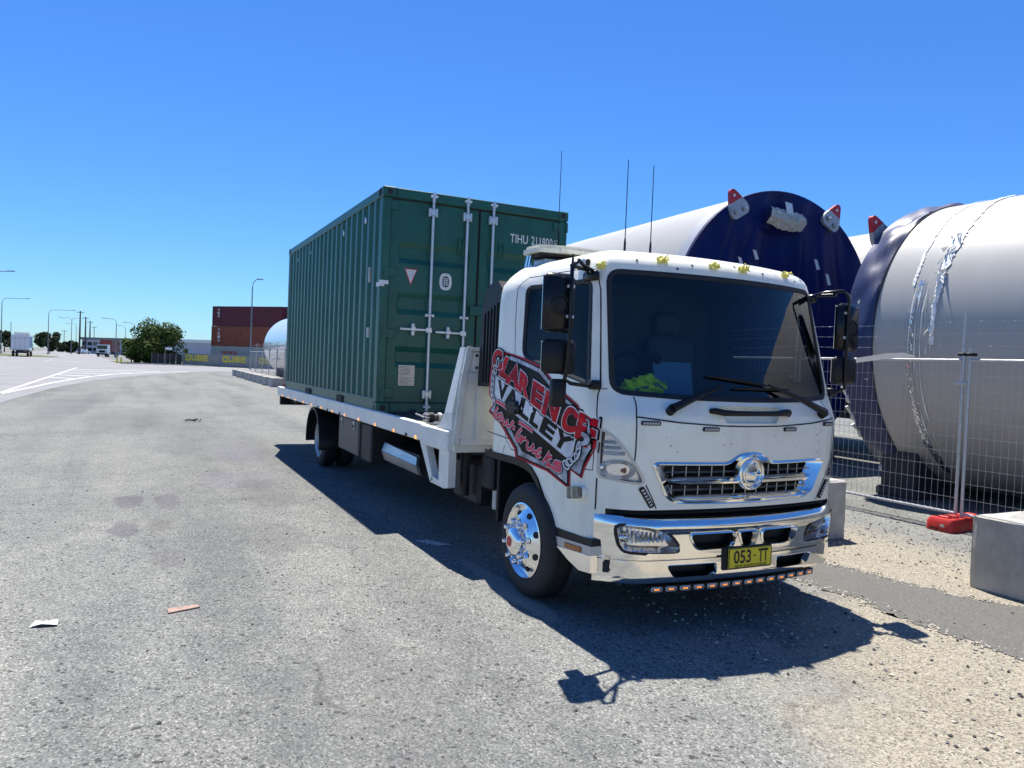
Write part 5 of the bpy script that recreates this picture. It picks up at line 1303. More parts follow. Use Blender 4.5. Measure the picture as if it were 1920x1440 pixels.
def lug(root, A, t, ang, r0, k=1., name='lifting_lug'):
    """bolted triangular plate standing in the plane of the end face; red tip outwards"""
    def q(x, y, d): # x across (tangential), y radial
        g = math.radians(ang); e_r = A.n * math.cos(g) + A.z * math.sin(g); e_t = -A.n * math.sin(g) + A.z * math.cos(g)
        return A.b + A.t * (t + d) + e_r * (r0 + y * k) + e_t * x * k
    cut = .12
    xs = .29 - (.29 - .07) * (cut + .08) / .48
    b = MB()
    pl = rounded([(-.24, -.26), (.24, -.26), (.29, -.08), (xs, cut), (-xs, cut), (-.29, -.08)], [.1, .1, .09, .001, .001, .09], 4)
    b.prism([q(x, y, 0) for x, y in pl], A.t * .07, LUG_M); o = b.build(name, root, 30)
    b = MB(); pu = rounded([(-xs, cut), (xs, cut), (.06, .40), (-.06, .40)], [.001, .001, .09, .09], 5); b.prism([q(x, y, 0) for x, y in pu], A.t * .07, LUG_R)
    o2 = b.build('lug_tip', o, 30)
    b = MB(); b.sheet([q(.035 * math.cos(g), .25 + .035 * math.sin(g), .0712) for g in [2 * PI * i / 14 for i in range(14)]], LBL_W); b.build('shackle_hole', o, 0)
    for x, y in ((.13, -.10), (-.12, -.13)):
        b = MB(); c = q(x, y, .0711); b.sheet([q(x + .075 * math.cos(g), y + .055 * math.sin(g), .0713) for g in [2 * PI * i / 14 for i in range(14)]], GAP)
        for d0, d1, rr_ in ((.072, .10, .052), (.10, .15, .030)):
            vs = [q(x + rr_ * math.cos(2 * PI * k / 8), y + rr_ * math.sin(2 * PI * k / 8), d) for d in (d0, d1) for k in range(8)]
            b.add(vs, [(k, (k + 1) % 8, 8 + (k + 1) % 8, 8 + k) for k in range(8)] + [tuple(range(8, 16))], STEEL)
        b.build('lug_bolt', o, 30)
    return o

# section whose covered end faces the truck
T1 = thing('tower_section', 'long white wind tower tube, its open end closed by a navy cover, behind the cab', 'tower section', (-2.5, 7.5, 0))
A = Axis((-2.495, 7.50, 2.75), -.026); R1 = 2.5
b = MB(); shell(b, A, [(-.35, R1 - .01), (-6, R1 - .02), (-12, R1 - .06), (-20, R1 - .12), (-27, R1 - .16)], TW_PAINT); b.build('barrel', T1, 40)
for t_ in (-3.2, -6.1, -9.0, -12., -15., -18., -21., -24.):
    b = MB(); r_ = lerp_t([(-27, R1 - .16), (-20, R1 - .12), (-12, R1 - .06), (-6, R1 - .02), (0, R1 - .01)], t_); shell(b, A, [(t_ - .02, r_ - .002), (t_ - .008, r_ + .004), (t_ + .008, r_ + .004), (t_ + .02, r_ - .002)], TW_PAINT, 64); b.build('weld_seam', T1, 60)
b = MB(); shell(b, A, [(-.36, R1 - .02), (-.35, R1 + .006), (-.02, R1 + .006), (0, R1 - .02), (0, R1 - .06)], TW_FLANGE); b.build('flange', T1, 40)
b = MB(); shell(b, A, [(-.05, R1 + .012), (.02, R1 + .012), (.028, R1 - .0)], TW_COVER); disc(b, A, .028, R1, TW_COVER, .055, 3, 260, 64); CV = b.build('end_cover', T1, 80)
lug(T1, A, .05, 121, 2.42, .82); lug(T1, A, .05, 61, 2.42, .82)
# white rolled flap tied at the top of the cover
b = MB(); c = A.b + A.t * .06
def fc(y, z, d): return c + A.n * y + A.z * z + A.t * d
rw = random.Random(9); vs = []; nx, nz = 16, 10
for i in range(nz + 1):
    for j in range(nx + 1):
        y = -.46 + .84 * j / nx; z = 2.17 - .33 * i / nz - .07 * (y + .5) - .07 * (1 - (2 * j / nx - 1) ** 2) * i / nz
        y += (-.10 if j == 0 else (.02 if j == nx else 0)) * i / nz
        vs.append(fc(y * (1 - .08 * abs(i / nz - .5)), z + rw.uniform(-.012, .012), .10 * math.sin(PI * i / nz) + rw.uniform(0, .045) + .02))
b.add(vs, [(i * (nx + 1) + j, i * (nx + 1) + j + 1, (i + 1) * (nx + 1) + j + 1, (i + 1) * (nx + 1) + j) for i in range(nz) for j in range(nx)], PAPER)
b.build('rolled_flap', T1, 25)
b = MB(); b.prism([fc(-.08, 2.30, .03), (fc(.10, 2.28, .03)), fc(.09, 2.0, .10), fc(-.08, 2.03, .10)], A.t * .006, LBL_W); b.build('flap_tag', T1, 0)
for (y, z, h, l) in ((-.45, 1.95, .14, .13), (-.80, 1.31, .18, .14), (-1.15, 1.14, .20, .14), (.78, 1.28, .2, .07), (1.10, 1.02, .22, .07)):
    b = MB(); P = [fc(y, z, .0), fc(y + .05, z - .02, .03), fc(y + .11, z - h, .05), fc(y + .05, z - h - .01, .03)]
    if z < 1.9: b.prism(P, A.t * .008, LBL_W); b.build('tie_strap', CV, 0)
# section at the right, lying beside the fence, seen along its flank
T2 = thing('tower_section', 'grey wind tower tube at right with torn film and a navy tarp over its end', 'tower section', (1.0, 7.74, 0))
A2 = Axis((1.024, 7.742, 2.242), .04); R2 = 2.15
b = MB(); shell(b, A2, [(-.40, R2)] + [(-.3 + .9 * i, R2) for i in range(18)], TW_PAINT); b.build('barrel', T2, 40)
b = MB(); nT = 240; vs = []; pr_ = [-.46, -.45, -.38, -.30, -.22, -.14, -.07, -.02, 0]
rt = random.Random(2); ph = [rt.uniform(0, 6.28) for _ in range(12)]
for i, t in enumerate(pr_):
    for k in range(nT):
        g = 2 * PI * k / nT; e = math.sin(PI * max(0, i - 1) / (len(pr_) - 2))
        w_ = .024 * math.sin(9 * g + 6 * t + ph[0]) + .022 * math.sin(16 * g - 9 * t + ph[1]) + .018 * math.sin(27 * g + 14 * t + ph[2]) * max(0, math.sin(3 * g + ph[3]))
        rr_ = R2 + .012 + (.03 + w_) * e + (.012 if i <= 1 else 0); tt = t + (.018 * math.sin(9 * g + ph[4]) if i == len(pr_) - 1 else 0)
        vs.append(A2.p(tt, math.degrees(g), rr_))
b.add(vs, [(i * nT + k, i * nT + (k + 1) % nT, (i + 1) * nT + (k + 1) % nT, (i + 1) * nT + k) for i in range(len(pr_) - 1) for k in range(nT)], TW_COVER2)
disc(b, A2, -.46, R2 + .02, TW_COVER, .03, 5); b.build('end_tarpaulin', T2, 60)
b = MB(); b.tube([A2.p(.004, g, R2 + .010) for g in range(0, 360, 3)], .010, GAP, 5, closed=True); b.build('tarpaulin_hem', T2, 60)
A2r = Axis(tuple(A2.p(-.60, 0, 0)), .04); lug(T2, A2r, 0, 129, 2.16, .72)
for g in (193, 201, 209, 217):
    b = MB(); P = [A2.p(-.50, g - 3.0, R2 + .03), A2.p(-.50, g - 3.2, R2 + .085), A2.p(-.50, g + 2.2, R2 + .0), A2.p(-.50, g + 2.4, R2 - .055)]
    b.prism(P, A2.t * .03, LBL_W); c = A2.p(-.48, g + 2.3, R2 - .03)
    vs = [c + (A2.n * math.cos(q) + A2.z * math.sin(q)) * rr_ + A2.t * d for d, rr_ in ((.0, .085), (.05, .085), (.05, .035), (.08, .03)) for q in [2 * PI * k / 12 for k in range(12)]]
    b.add(vs, [(i * 12 + k, i * 12 + (k + 1) % 12, (i + 1) * 12 + (k + 1) % 12, (i + 1) * 12 + k) for i in range(3) for k in range(12)] + [tuple(range(36, 48))], STEEL); b.build('flange_clamp', T2, 30)
# torn film wound round the tube
def film(name, t0, g0, g1, wfun, mat, seed, lift=.010, amp=.022):
    r_ = random.Random(seed); b = MB(); n = 110; vs = []; dr = 0.; cols = 5
    for i in range(n + 1):
        g = g0 + (g1 - g0) * i / n; dr += r_.uniform(-.012, .012); w_ = wfun(i / n) * r_.uniform(.75, 1.2)
        for j in range(cols):
            f_ = j / (cols - 1) - .5
            vs.append(A2.p(t0 + dr * .6 + f_ * w_ + r_.uniform(-.006, .006), g, R2 + lift + (r_.uniform(0, amp) * .5 if 0 < j < cols - 1 else r_.uniform(0, amp * .15))))
    b.add(vs, [(i * cols + j, i * cols + j + 1, (i + 1) * cols + j + 1, (i + 1) * cols + j) for i in range(n) for j in range(cols - 1)], mat)
    return b
b = film('f', .84, 88, 182, lambda s: .05 + .10 * math.sin(PI * min(1, s * 1.02)) ** 2, FILM, 3)
rf = random.Random(8)
for k in range(22):
    g = rf.uniform(135, 182); t0 = .84 + rf.uniform(-.06, .06); L = rf.uniform(1.5, 4); w_ = rf.uniform(.006, .016); sk = rf.uniform(-.05, .06)
    P = [A2.p(t0, g, R2 + .02), A2.p(t0 + w_, g, R2 + .03), A2.p(t0 + sk + w_, g + L, R2 + rf.uniform(.02, .12)), A2.p(t0 + sk, g + L, R2 + .02)]
    b.add(P, [(0, 1, 2, 3)], FILM)
b.build('torn_film', T2, 0)
b = film('f', .50, 100, 160, lambda s: .025 + .02 * s, FILM, 5, .006, .012); b.build('torn_film', T2, 0)
b = film('f', .62, 158, 238, lambda s: .10, FILM_C, 6, .006, .02); rf = random.Random(21)
for k in range(6):
    t0 = .50 + .04 * k; b.add([A2.p(t0 + rf.uniform(-.01, .01) + (q % 2) * .010, 160 + 62 * (q // 2) / 12, R2 + .014) for q in range(26)], [(2 * i, 2 * i + 1, 2 * i + 3, 2 * i + 2) for i in range(12)], FILM if k % 2 else STEEL)
b.build('clear_film', T2, 0)
# more sections further back
T3 = thing('tower_section', 'white tower tube in a second row, seen between the two covered ends', 'tower section', (0, 12.6, 0))
A3 = Axis((9, 12.6, 2.98), .0); b = MB(); shell(b, A3, [(0, 2.3), (-9, 2.3), (-21, 2.3)], TW_PAINT); b.build('barrel', T3, 40)
b = MB(); disc(b, A3, .01, 2.28, TW_COVER, .04, 6, 64, 10); disc(b, Axis((-12, 12.6, 2.98), 0), -.01, 2.28, TW_COVER, .04, 7, 64, 10); b.build('end_cover', T3, 60)
T4 = thing('tower_section', 'shiny pale tower tube in the distance showing left of the green container', 'tower section', (-40, 6.43, 0))
A4 = Axis((-33, 6.434, 2.41), .0); b = MB(); shell(b, A4, [(0, 2.108), (-15.1, 2.108)], M('glossy_tower_paint', (.74, .75, .76), .16, coat=.5)); b.build('barrel', T4, 40)
b = MB(); disc(b, A4, .0, 2.1, TW_COVER, .03, 8, 64, 8); disc(b, Axis((-48.1, 6.434, 2.41), 0), -.01, 2.1, TW_COVER, .03, 8, 64, 8); b.build('end_cover', T4, 60)
# cradles
def cradle(x, y0, y1, h, A_, R_, label, dx=.7):
    c = thing('support_cradle', label, 'support', (x, (y0 + y1) / 2, 0), 'cradles under the tower tubes')
    yc = A_.b.y; zc = A_.b.z
    und = lambda y: zc - math.sqrt(max(.01, R_ * R_ - (y - yc) ** 2)) - .01
    for sg in (-1, 1):
        ya, yb = yc + sg * R_ * .68, yc + sg * R_ * .40; lo, hi = min(ya, yb), max(ya, yb)
        b = MB(); P = [(lo, .12)] + [(lo + (hi - lo) * i / 6, und(lo + (hi - lo) * i / 6)) for i in range(7)] + [(hi, .12)]
        b.prism([(x - dx / 2, y, z) for y, z in P], (dx, 0, 0), HOARD_D); b.build('saddle', c, 20)
        b = MB(); b.box((x - dx / 2 - .05, lo - .06, 0), (x + dx / 2 + .05, hi + .06, .12), HOARD_D, .02); b.build('foot_block', c)
    b = MB(); b.box((x - .08, yc - R_ * .55, .02), (x + .08, yc + R_ * .55, .11), HOARD_D); b.build('cross_beam', c)
    b = MB(); ya = yc - R_ * .68; b.cyl((x - dx / 2 - .10, ya + .12, .38), (x - dx / 2 + .02, ya + .12, .38), .06, STEEL, 10); b.build('bolt', c)
cradle(1.12, 5.55, 9.9, .62, A2, R2, 'dark steel cradle under the left end of the right hand tube', .55)
cradle(9.5, 5.85, 10.3, .62, Axis((9.5, 8.08, 2.242), 0), R2, 'dark cradle holding the far right of the right hand tube')
cradle(-2.95, 5.3, 9.7, .8, A, R1, 'dark cradle under the covered end of the long white tube', .8)
cradle(-20, 5.8, 10.2, .85, Axis((-20, 7.95, 2.75), 0), 2.38, 'dark cradle under the far part of the long white tube')
cradle(-46.5, 4.6, 8.3, .7, A4, 2.108, 'dark cradle under the distant tube left of the container')
cradle(6, 10.6, 14.6, 1.1, A3, 2.3, 'dark cradle under the second row tube near its right end'); cradle(-9, 10.6, 14.6, 1.1, A3, 2.3, 'dark cradle under the second row tube near its left end')

# ------------------------------------------------------------------ temporary fence
FD = Vector((1, .03, 0)).normalized(); FN = Vector((-FD.y, FD.x, 0)); F0 = Vector((2.95, 4.85, 0))
def fp(s, z, off=0.): return F0 + FD * s + FN * off + Vector((0, 0, z))
PW = 2.40
def make_panel():
    t = thing('mesh_fence', 'x', 'fence', fp(-PW / 2, 0), 'temporary mesh fence panels')
    b = MB()
    for s in (-.035, -PW + .035): b.tube([fp(s, .14), fp(s, 2.085)], .019, STEEL, 8)
    for z in (.175, 1.945): b.tube([fp(-.035, z), fp(-PW + .035, z)], .017, STEEL, 8)
    b.build('frame', t, 50)
    b = MB(); n = 30
    for k in range(1, n): b.tube([fp(-PW + .035 + (PW - .07) * k / n, .175, .012), fp(-PW + .035 + (PW - .07) * k / n, 1.945, .012)], .0022, STEEL, 3, cap=False)
    for k in range(1, 10): b.tube([fp(-.035, .175 + 1.77 * k / 10, .008), fp(-PW + .035, .175 + 1.77 * k / 10, .008)], .0027, STEEL, 3, cap=False)
    tag(b.build('wire_mesh', t, 0), kind='stuff')
    b = MB(); b.tube([fp(-.075, 1.55, .045), fp(-.075, 1.95, .05), fp(-.07, 2.52, .05)], .018, STEEL, 8); b.build('barbed_wire_post', t, 50)
    b = MB(); b.box(fp(-.12, 1.66, -.03), fp(.03, 1.70, .06), STEEL, .006); b.box(fp(-.10, 1.995, -.02), fp(.08, 2.03, .07), BLACK_P, .006); b.build('fence_clamp', t)
    r_ = random.Random(1)
    for z in (2.40, 2.26, 2.12):
        b = MB(); L = [fp(-.07 - (PW) * k / 12, z - .022 * math.sin(PI * k / 12), .05) for k in range(13)]; b.tube(L, .0030, STEEL, 3, cap=False)
        for k in range(20):
            s = -.07 - PW * (k + .5) / 20; q = fp(s, z - .022 * math.sin(PI * (k + .5) / 20), .05)
            for e in (-1, 1): v = Vector((r_.uniform(-.3, .3), e * .5, r_.uniform(-1, 1))).normalized() * .016; b.tube([q - v, q + v], .0014, STEEL, 3, cap=False)
        b.build('barbed_wire', t, 0)
    return t
def make_foot():
    t = thing('fence_weight', 'x', 'fence weight', fp(0, 0), 'red plastic fence feet')
    b = MB(); P = [(-.15, -.37), (.15, -.37), (.16, -.2), (.125, 0), (.16, .2), (.15, .37), (-.15, .37), (-.16, .2), (-.125, 0), (-.16, -.2)]
    lo = rounded(P, .04, 3); hi = [(x * .86, y * .92) for x, y in lo]
    vs = [fp(x, .0, y) for x, y in lo] + [fp(x, .10, y) for x, y in lo] + [fp(x, .145, y) for x, y in hi]; n = len(lo)
    b.add(vs, [(i * n + k, i * n + (k + 1) % n, (i + 1) * n + (k + 1) % n, (i + 1) * n + k) for i in range(2) for k in range(n)], FEET); b.sheet([fp(x, .145, y) for x, y in hi], FEET)
    b.build('base', t, 40)
    b = MB()
    for y in (-.10, .10, -.25, .25): b.box(fp(-.06, .14, y - .03), fp(.06, .168, y + .03), FEET, .01)
    b.build('rib', t)
    b = MB(); b.box(fp(-.09, .02, -.372), fp(.0, .035, -.366), GAP); b.box(fp(.02, .055, -.374), fp(.07, .085, -.366), LBL_P); b.build('moulded_slot', t, 0)
    return t
pan = make_panel(); foot = make_foot(); used = False
idx = [0, 1, 2, -1] + list(range(15, 21))
names = {0: 'mesh fence panel right behind the truck cab, left of the pole cluster', -1: 'mesh fence panel at the right edge in front of the grey tube', 1: 'mesh fence panel beside the cab hidden mostly by the windscreen', 2: 'mesh fence panel hidden behind the cab and headboard'}
posn = {0: 'red fence foot under the pole cluster at right', -1: 'red fence foot beyond the right edge block', 1: 'red fence foot glimpsed beside the left concrete block', 2: 'red fence foot hidden behind the truck cab'}
for i in idx:
    od = ['nearest', 'second nearest', 'third nearest', 'fourth nearest', 'fifth nearest', 'sixth nearest', 'seventh nearest'][max(0, i - 15)]; lab = names.get(i, od + ' of the distant mesh panels behind the small pale blocks'); lf = posn.get(i, od + ' of the red fence feet behind the distant pale blocks')
    loc = fp(-PW * i - PW / 2, 0); lf_ = fp(-PW * i, 0)
    if not used: p_, f_ = pan, foot; used = True; p_['label'] = lab; f_['label'] = lf
    else: p_ = copy_tree(pan, loc, None, lab); f_ = copy_tree(foot, lf_, None, lf)
b = MB(); L = [fp(-1.75, 1.86, -.03), fp(-1.4, 1.93, -.03), fp(-1.0, 1.985, -.03), fp(-.75, 2.0, -.03), fp(-.62, 1.985, -.03)]; w_ = [.02, .03, .035, .03, .01]
vs = []
for p, k in zip(L, w_): vs += [p + Vector((0, -.01, k)), p + Vector((0, .015, -k))]
b.add(vs, [(2 * i, 2 * i + 1, 2 * i + 3, 2 * i + 2) for i in range(4)], FILM); tag(b.build('plastic_strip', smooth=0), 'thin white plastic strip caught on the top rail of the fence', 'litter')

# ------------------------------------------------------------------ concrete blocks
def block(name, x0, y0, L, W_, H, label, group, seed=0, lugs=True):
    t = thing(name, label, 'concrete block', (x0 + L / 2, y0 + W_ / 2, 0), group)
    b = MB(); rb = random.Random(int(x0 * 50)); bm = bmesh.new(); bmesh.ops.create_cube(bm, size=1)
    bmesh.ops.bevel(bm, geom=bm.edges[:], offset=.03, segments=1, affect='EDGES'); bmesh.ops.subdivide_edges(bm, edges=bm.edges, cuts=5 if x0 > 0 else 1, use_grid_fill=True)
    for v in bm.verts:
        p_ = Vector(((v.co.x + .5) * L + x0, (v.co.y + .5) * W_ + y0, (v.co.z + .5) * (H + .01) - .01)); ed = sum(1 for q_ in v.co if abs(q_) > .455)
        chip = .022 * max(0., rb.random() - .55) if ed >= 2 else .003 * rb.random()
        v.co = p_ + (Vector((x0 + L / 2, y0 + W_ / 2, H / 2)) - p_).normalized() * chip
    b.add([v.co for v in bm.verts], [tuple(v.index for v in f.verts) for f in bm.faces], CONC); bm.free(); b.build('body', t, 25)
    if lugs:
        n = max(1, int(L / .6))
        for k in range(n):
            cx = x0 + L * (k + .5) / n; cy = y0 + W_ / 2; q = .17
            b = MB(); vs = [(cx + sx * q, cy + sy * q, H) for sx, sy in ((-1, -1), (1, -1), (1, 1), (-1, 1))] + [(cx + sx * .09, cy + sy * .09, H + .07) for sx, sy in ((-1, -1), (1, -1), (1, 1), (-1, 1))]
            b.add(vs, [(0, 1, 5, 4), (1, 2, 6, 5), (2, 3, 7, 6), (3, 0, 4, 7), (4, 5, 6, 7)], CONC); b.build('stacking_lug', t, 0)
    return t
block('concrete_block', 1.72, 2.40, 1.2, .63, .615, 'grey concrete block half hidden behind the front bumper', 'concrete blocks along the fence')
block('concrete_block', 4.535, 2.535, 1.5, .62, .605, 'large concrete block at the right edge beside the worn asphalt strip', 'concrete blocks along the fence')
far = [(-53.988, 2.993), (-50.208, 2.891), (-48.326, 2.935), (-45.15, 2.833), (-42.93, 2.82), (-40.323, 2.774), (-38.476, 2.788), (-35.814, 2.722), (-33.904, 2.811)]
for i, (x, y) in enumerate(far):
    lab = ['leftmost', 'second', 'third', 'fourth', 'fifth', 'sixth', 'seventh', 'eighth', 'ninth'][i] + ' pale block from the left in the distant row beside the container' if i else 'leftmost and farthest pale block of the distant row beside the container'
    block('concrete_block', x - 1.5, y, 1.5, .6, .5, lab, 'distant row of concrete blocks', i)

# ------------------------------------------------------------------ far yard: container stack, hoarding, shed
def frame_at(px0, d0, px1, d1):
    a, c = at(px0, d0), at(px1, d1); t = (c - a); L = t.length; t.normalize(); return a, t, L, Vector((-t.y, t.x, 0)) if Vector((-t.y, t.x, 0)).dot(FWD) > 0 else Vector((t.y, -t.x, 0))
def cont_far(name, label, org, t, n, z, L, mat, H=2.59, txt=None, tcol=LBL_W, vert=True, tx=.9, th=.5, tz=.35):
    c = thing(name, label, 'shipping container', org + t * (L / 2) + Vector((0, 0, z)), 'stacked containers behind the hoarding')
    def P(x, y, zz): return org + t * x + n * y + Vector((0, 0, z + zz))
    b = MB(); k = int(L / .28); pts = []
    for i in range(k): x = .12 + (L - .24) * i / k; w_ = (L - .24) / k; pts += [(x, 0), (x + w_ * .3, 0), (x + w_ * .5, .036), (x + w_ * .8, .036)]
    pts.append((L - .12, 0)); m = len(pts); b.add([P(x, .02 + d, zz) for zz in (.14, H - .1) for x, d in pts], [(i, i + 1, m + i + 1, m + i) for i in range(m - 1)], mat); b.build('side_wall', c, 0)
    b = MB()
    def bx(x0, x1, y0, y1, z0, z1, mm): 
        q = [P(x, y, zz) for zz in (z0, z1) for y in (y0, y1) for x in (x0, x1)]; b.add(q, [(0, 2, 3, 1), (4, 5, 7, 6), (0, 1, 5, 4), (2, 6, 7, 3), (0, 4, 6, 2), (1, 3, 7, 5)], mm)
    for z0, z1 in ((.01, .14), (H - .10, H)): bx(.1, L - .1, 0, .06, z0, z1, mat)
    for x0 in (0, L - .14): bx(x0, x0 + .14, -.003, .10, .0, H - .002, mat); bx(x0, x0 + .14, 2.34, 2.44, 0, H - .002, mat)
    b.build('frame', c, 0)
    b = MB(); bx(.02, .05, .1, 2.34, .05, H - .05, mat); bx(L - .05, L - .02, .1, 2.34, .05, H - .05, mat); bx(.05, L - .05, .1, 2.4, H - .06, H - .03, mat); bx(.05, L - .05, .1, 2.4, .04, .1, mat); b.build('end_and_roof', c, 0)
    if txt:
        b = MB()
        if vert:
            for i, ch in enumerate(txt): text_on(b, ch, lambda a, q, i=i: P(tx + .42 * a, -.012, H - tz - (i + 1) * th + .06 + (th - .12) * q), tcol, .03)
        else: text_on(b, txt, lambda a, q: P(tx + 2.9 * a, -.012, H - tz - .42 + .42 * q), tcol, .05)
        b.build('container_lettering', c, 0)
    return c
# hoarding with the big yellow letters; the stack stands behind it
D0, D1 = 100., 95.
hb_l, ht, hL, hn = frame_at(341, D0, 560, D1)
HO = thing('hoarding', 'long grey hoarding lettered in yellow below the stacked containers', 'hoarding', hb_l)
seg = 6
for k in range(seg):
    a0 = hL * k / seg; a1 = hL * (k + 1) / seg - .04; b = MB(); b.prism([hb_l + ht * a0, hb_l + ht * a1, hb_l + ht * a1 + Vector((0, 0, 1.62)), hb_l + ht * a0 + Vector((0, 0, 1.62))], hn * .12, HOARD); b.build('hoarding_panel', HO, 0)
for k, px in enumerate((348, 418, 486)):
    s0 = (at(px, D0 - (px - 341) / 219 * 5) - hb_l).dot(ht); b = MB()
    for i, ch in enumerate('QUBE'):
        x0 = s0 + .91 * i; f = lambda a, q, x0=x0: hb_l + ht * (x0 + .74 * a) - hn * .012 + Vector((0, 0, .68 + .72 * q))
        # square stencil letters
        def rect(a0, q0, a1, q1): b.add([f(a0, q0), f(a1, q0), f(a1, q1), f(a0, q1)], [(0, 1, 2, 3)], YELLOW)
        st = .2
        if ch == 'Q': rect(0, 0, st, 1); rect(1 - st, 0, 1, 1); rect(st, 0, 1 - st, .22); rect(st, .78, 1 - st, 1); rect(.5, -.22, .72, 0)
        if ch == 'U': rect(0, 0, st, 1); rect(1 - st, 0, 1, 1); rect(st, 0, 1 - st, .22)
        if ch == 'B': rect(0, 0, st, 1); rect(1 - st, .08, 1, .45); rect(1 - st, .55, 1, .92); rect(st, 0, .9, .2); rect(st, .4, .9, .6); rect(st, .8, .9, 1)
        if ch == 'E': rect(0, 0, st, 1); rect(st, 0, 1, .2); rect(st, .42, 1, .6); rect(st, .8, 1, 1)
    b.build('hoarding_lettering', HO, 0)
so_, st_, sL_, sn_ = frame_at(396, 103.5, 560, 97.5); so_ = so_ + sn_ * .6 - st_ * .75
cont_far('shipping_container', 'pale grey container with red lettering, lowest of the distant stack', so_, st_, sn_, .0, 12.19, GREYC, 2.75, 'OOCL', LUG_R, False, 1.9, .5, .62)
cont_far('shipping_container', 'rusty brown container in the middle of the distant stack', so_, st_, sn_, 2.76, 12.19, RUST, 2.75, 'TRIU', LBL_W, True, 1.15, .48, .25)
cont_far('shipping_container', 'dark maroon container on top of the distant stack', so_ + st_ * .08, st_, sn_, 5.52, 12.19, MAROON, 2.75, 'TEX', LBL_W, True, .95, .42, .3)
cont_far('shipping_container', 'orange container barely showing behind the top of the maroon one', so_ + st_ * 8.3 + sn_ * 3.5, st_, sn_, 5.95, 12.19, ORNG, 2.6)
fa, ft, fL, fn = frame_at(284, 96.5, 341, 99)
FE = thing('dark_fence', 'low dark mesh fence below the big bushy tree beside the yellow lettered hoarding', 'fence', fa)
for k in range(5):
    a0, a1 = fL * k / 5, fL * (k + 1) / 5 - .05; b = MB(); b.prism([fa + ft * a0, fa + ft * a1, fa + ft * a1 + Vector((0, 0, 1.42)), fa + ft * a0 + Vector((0, 0, 1.42))], fn * .03, HOARD_D); b.build('fence_cloth', FE, 0)
    b = MB(); b.cyl(fa + ft * a0 - fn * .03, fa + ft * a0 - fn * .03 + Vector((0, 0, 1.5)), .03, LAMP_M, 6); b.build('post', FE)
p = at(309, 95); h = height_at(p, 651)
SG = thing('street_sign', 'white street name blade on a thin pole in front of the dark fence', 'sign', p)
b = MB(); b.cyl(p, p + Vector((0, 0, h)), .04, LAMP_M, 8); b.build('pole', SG)
b = MB(); b.prism([p + ht * .0 + Vector((0, 0, h - .32)), p + ht * 1.0 + Vector((0, 0, h - .32)), p + ht * 1.0 + Vector((0, 0, h)), p + Vector((0, 0, h))], hn * .03, WHT); b.build('sign_blade', SG, 0)

def building(label, px0, px1, d0, d1, top, mat, roofm, depth=14, storeys=1, wins=0, hpx=None, over=.4):
    a, t, L, n = frame_at(px0, d0, px1, d1); h = height_at(a, top)
    B = thing('industrial_building', label, 'building', a + t * L / 2)
    def P(x, y, z): return a + t * x + n * y + Vector((0, 0, z))
    def bx(mb, x0, x1, y0, y1, z0, z1, mm): 
        q = [P(x, y, zz) for zz in (z0, z1) for y in (y0, y1) for x in (x0, x1)]; mb.add(q, [(0, 2, 3, 1), (4, 5, 7, 6), (0, 1, 5, 4), (2, 6, 7, 3), (0, 4, 6, 2), (1, 3, 7, 5)], mm)
    b = MB(); bx(b, 0, L, 0, depth, 0, h * .86, mat); b.build('wall', B, 0)
    b = MB(); bx(b, -over, L + over, -over, depth, h * .86, h, roofm); b.build('roof', B, 0)
    for s in range(storeys if wins else 0):
        z0 = h * (.16 + .36 * s)
        for k in range(wins):
            x0 = L * (k + .12) / wins; x1 = L * (k + .88) / wins; b = MB(); bx(b, x0, x1, -.06, .02, z0, z0 + h * .20, DGLASS); b.build('window', B, 0)
    return B, P, L, h
building('long grey two storey industrial building far down the road', 153, 248, 262, 250, 632, SHED, ROOF, 20, 2, 9)
building('pale blue grey warehouse between the big tree and the container stack', 336, 402, 150, 146, 636, SHED, WHT, 20, 1, 0)

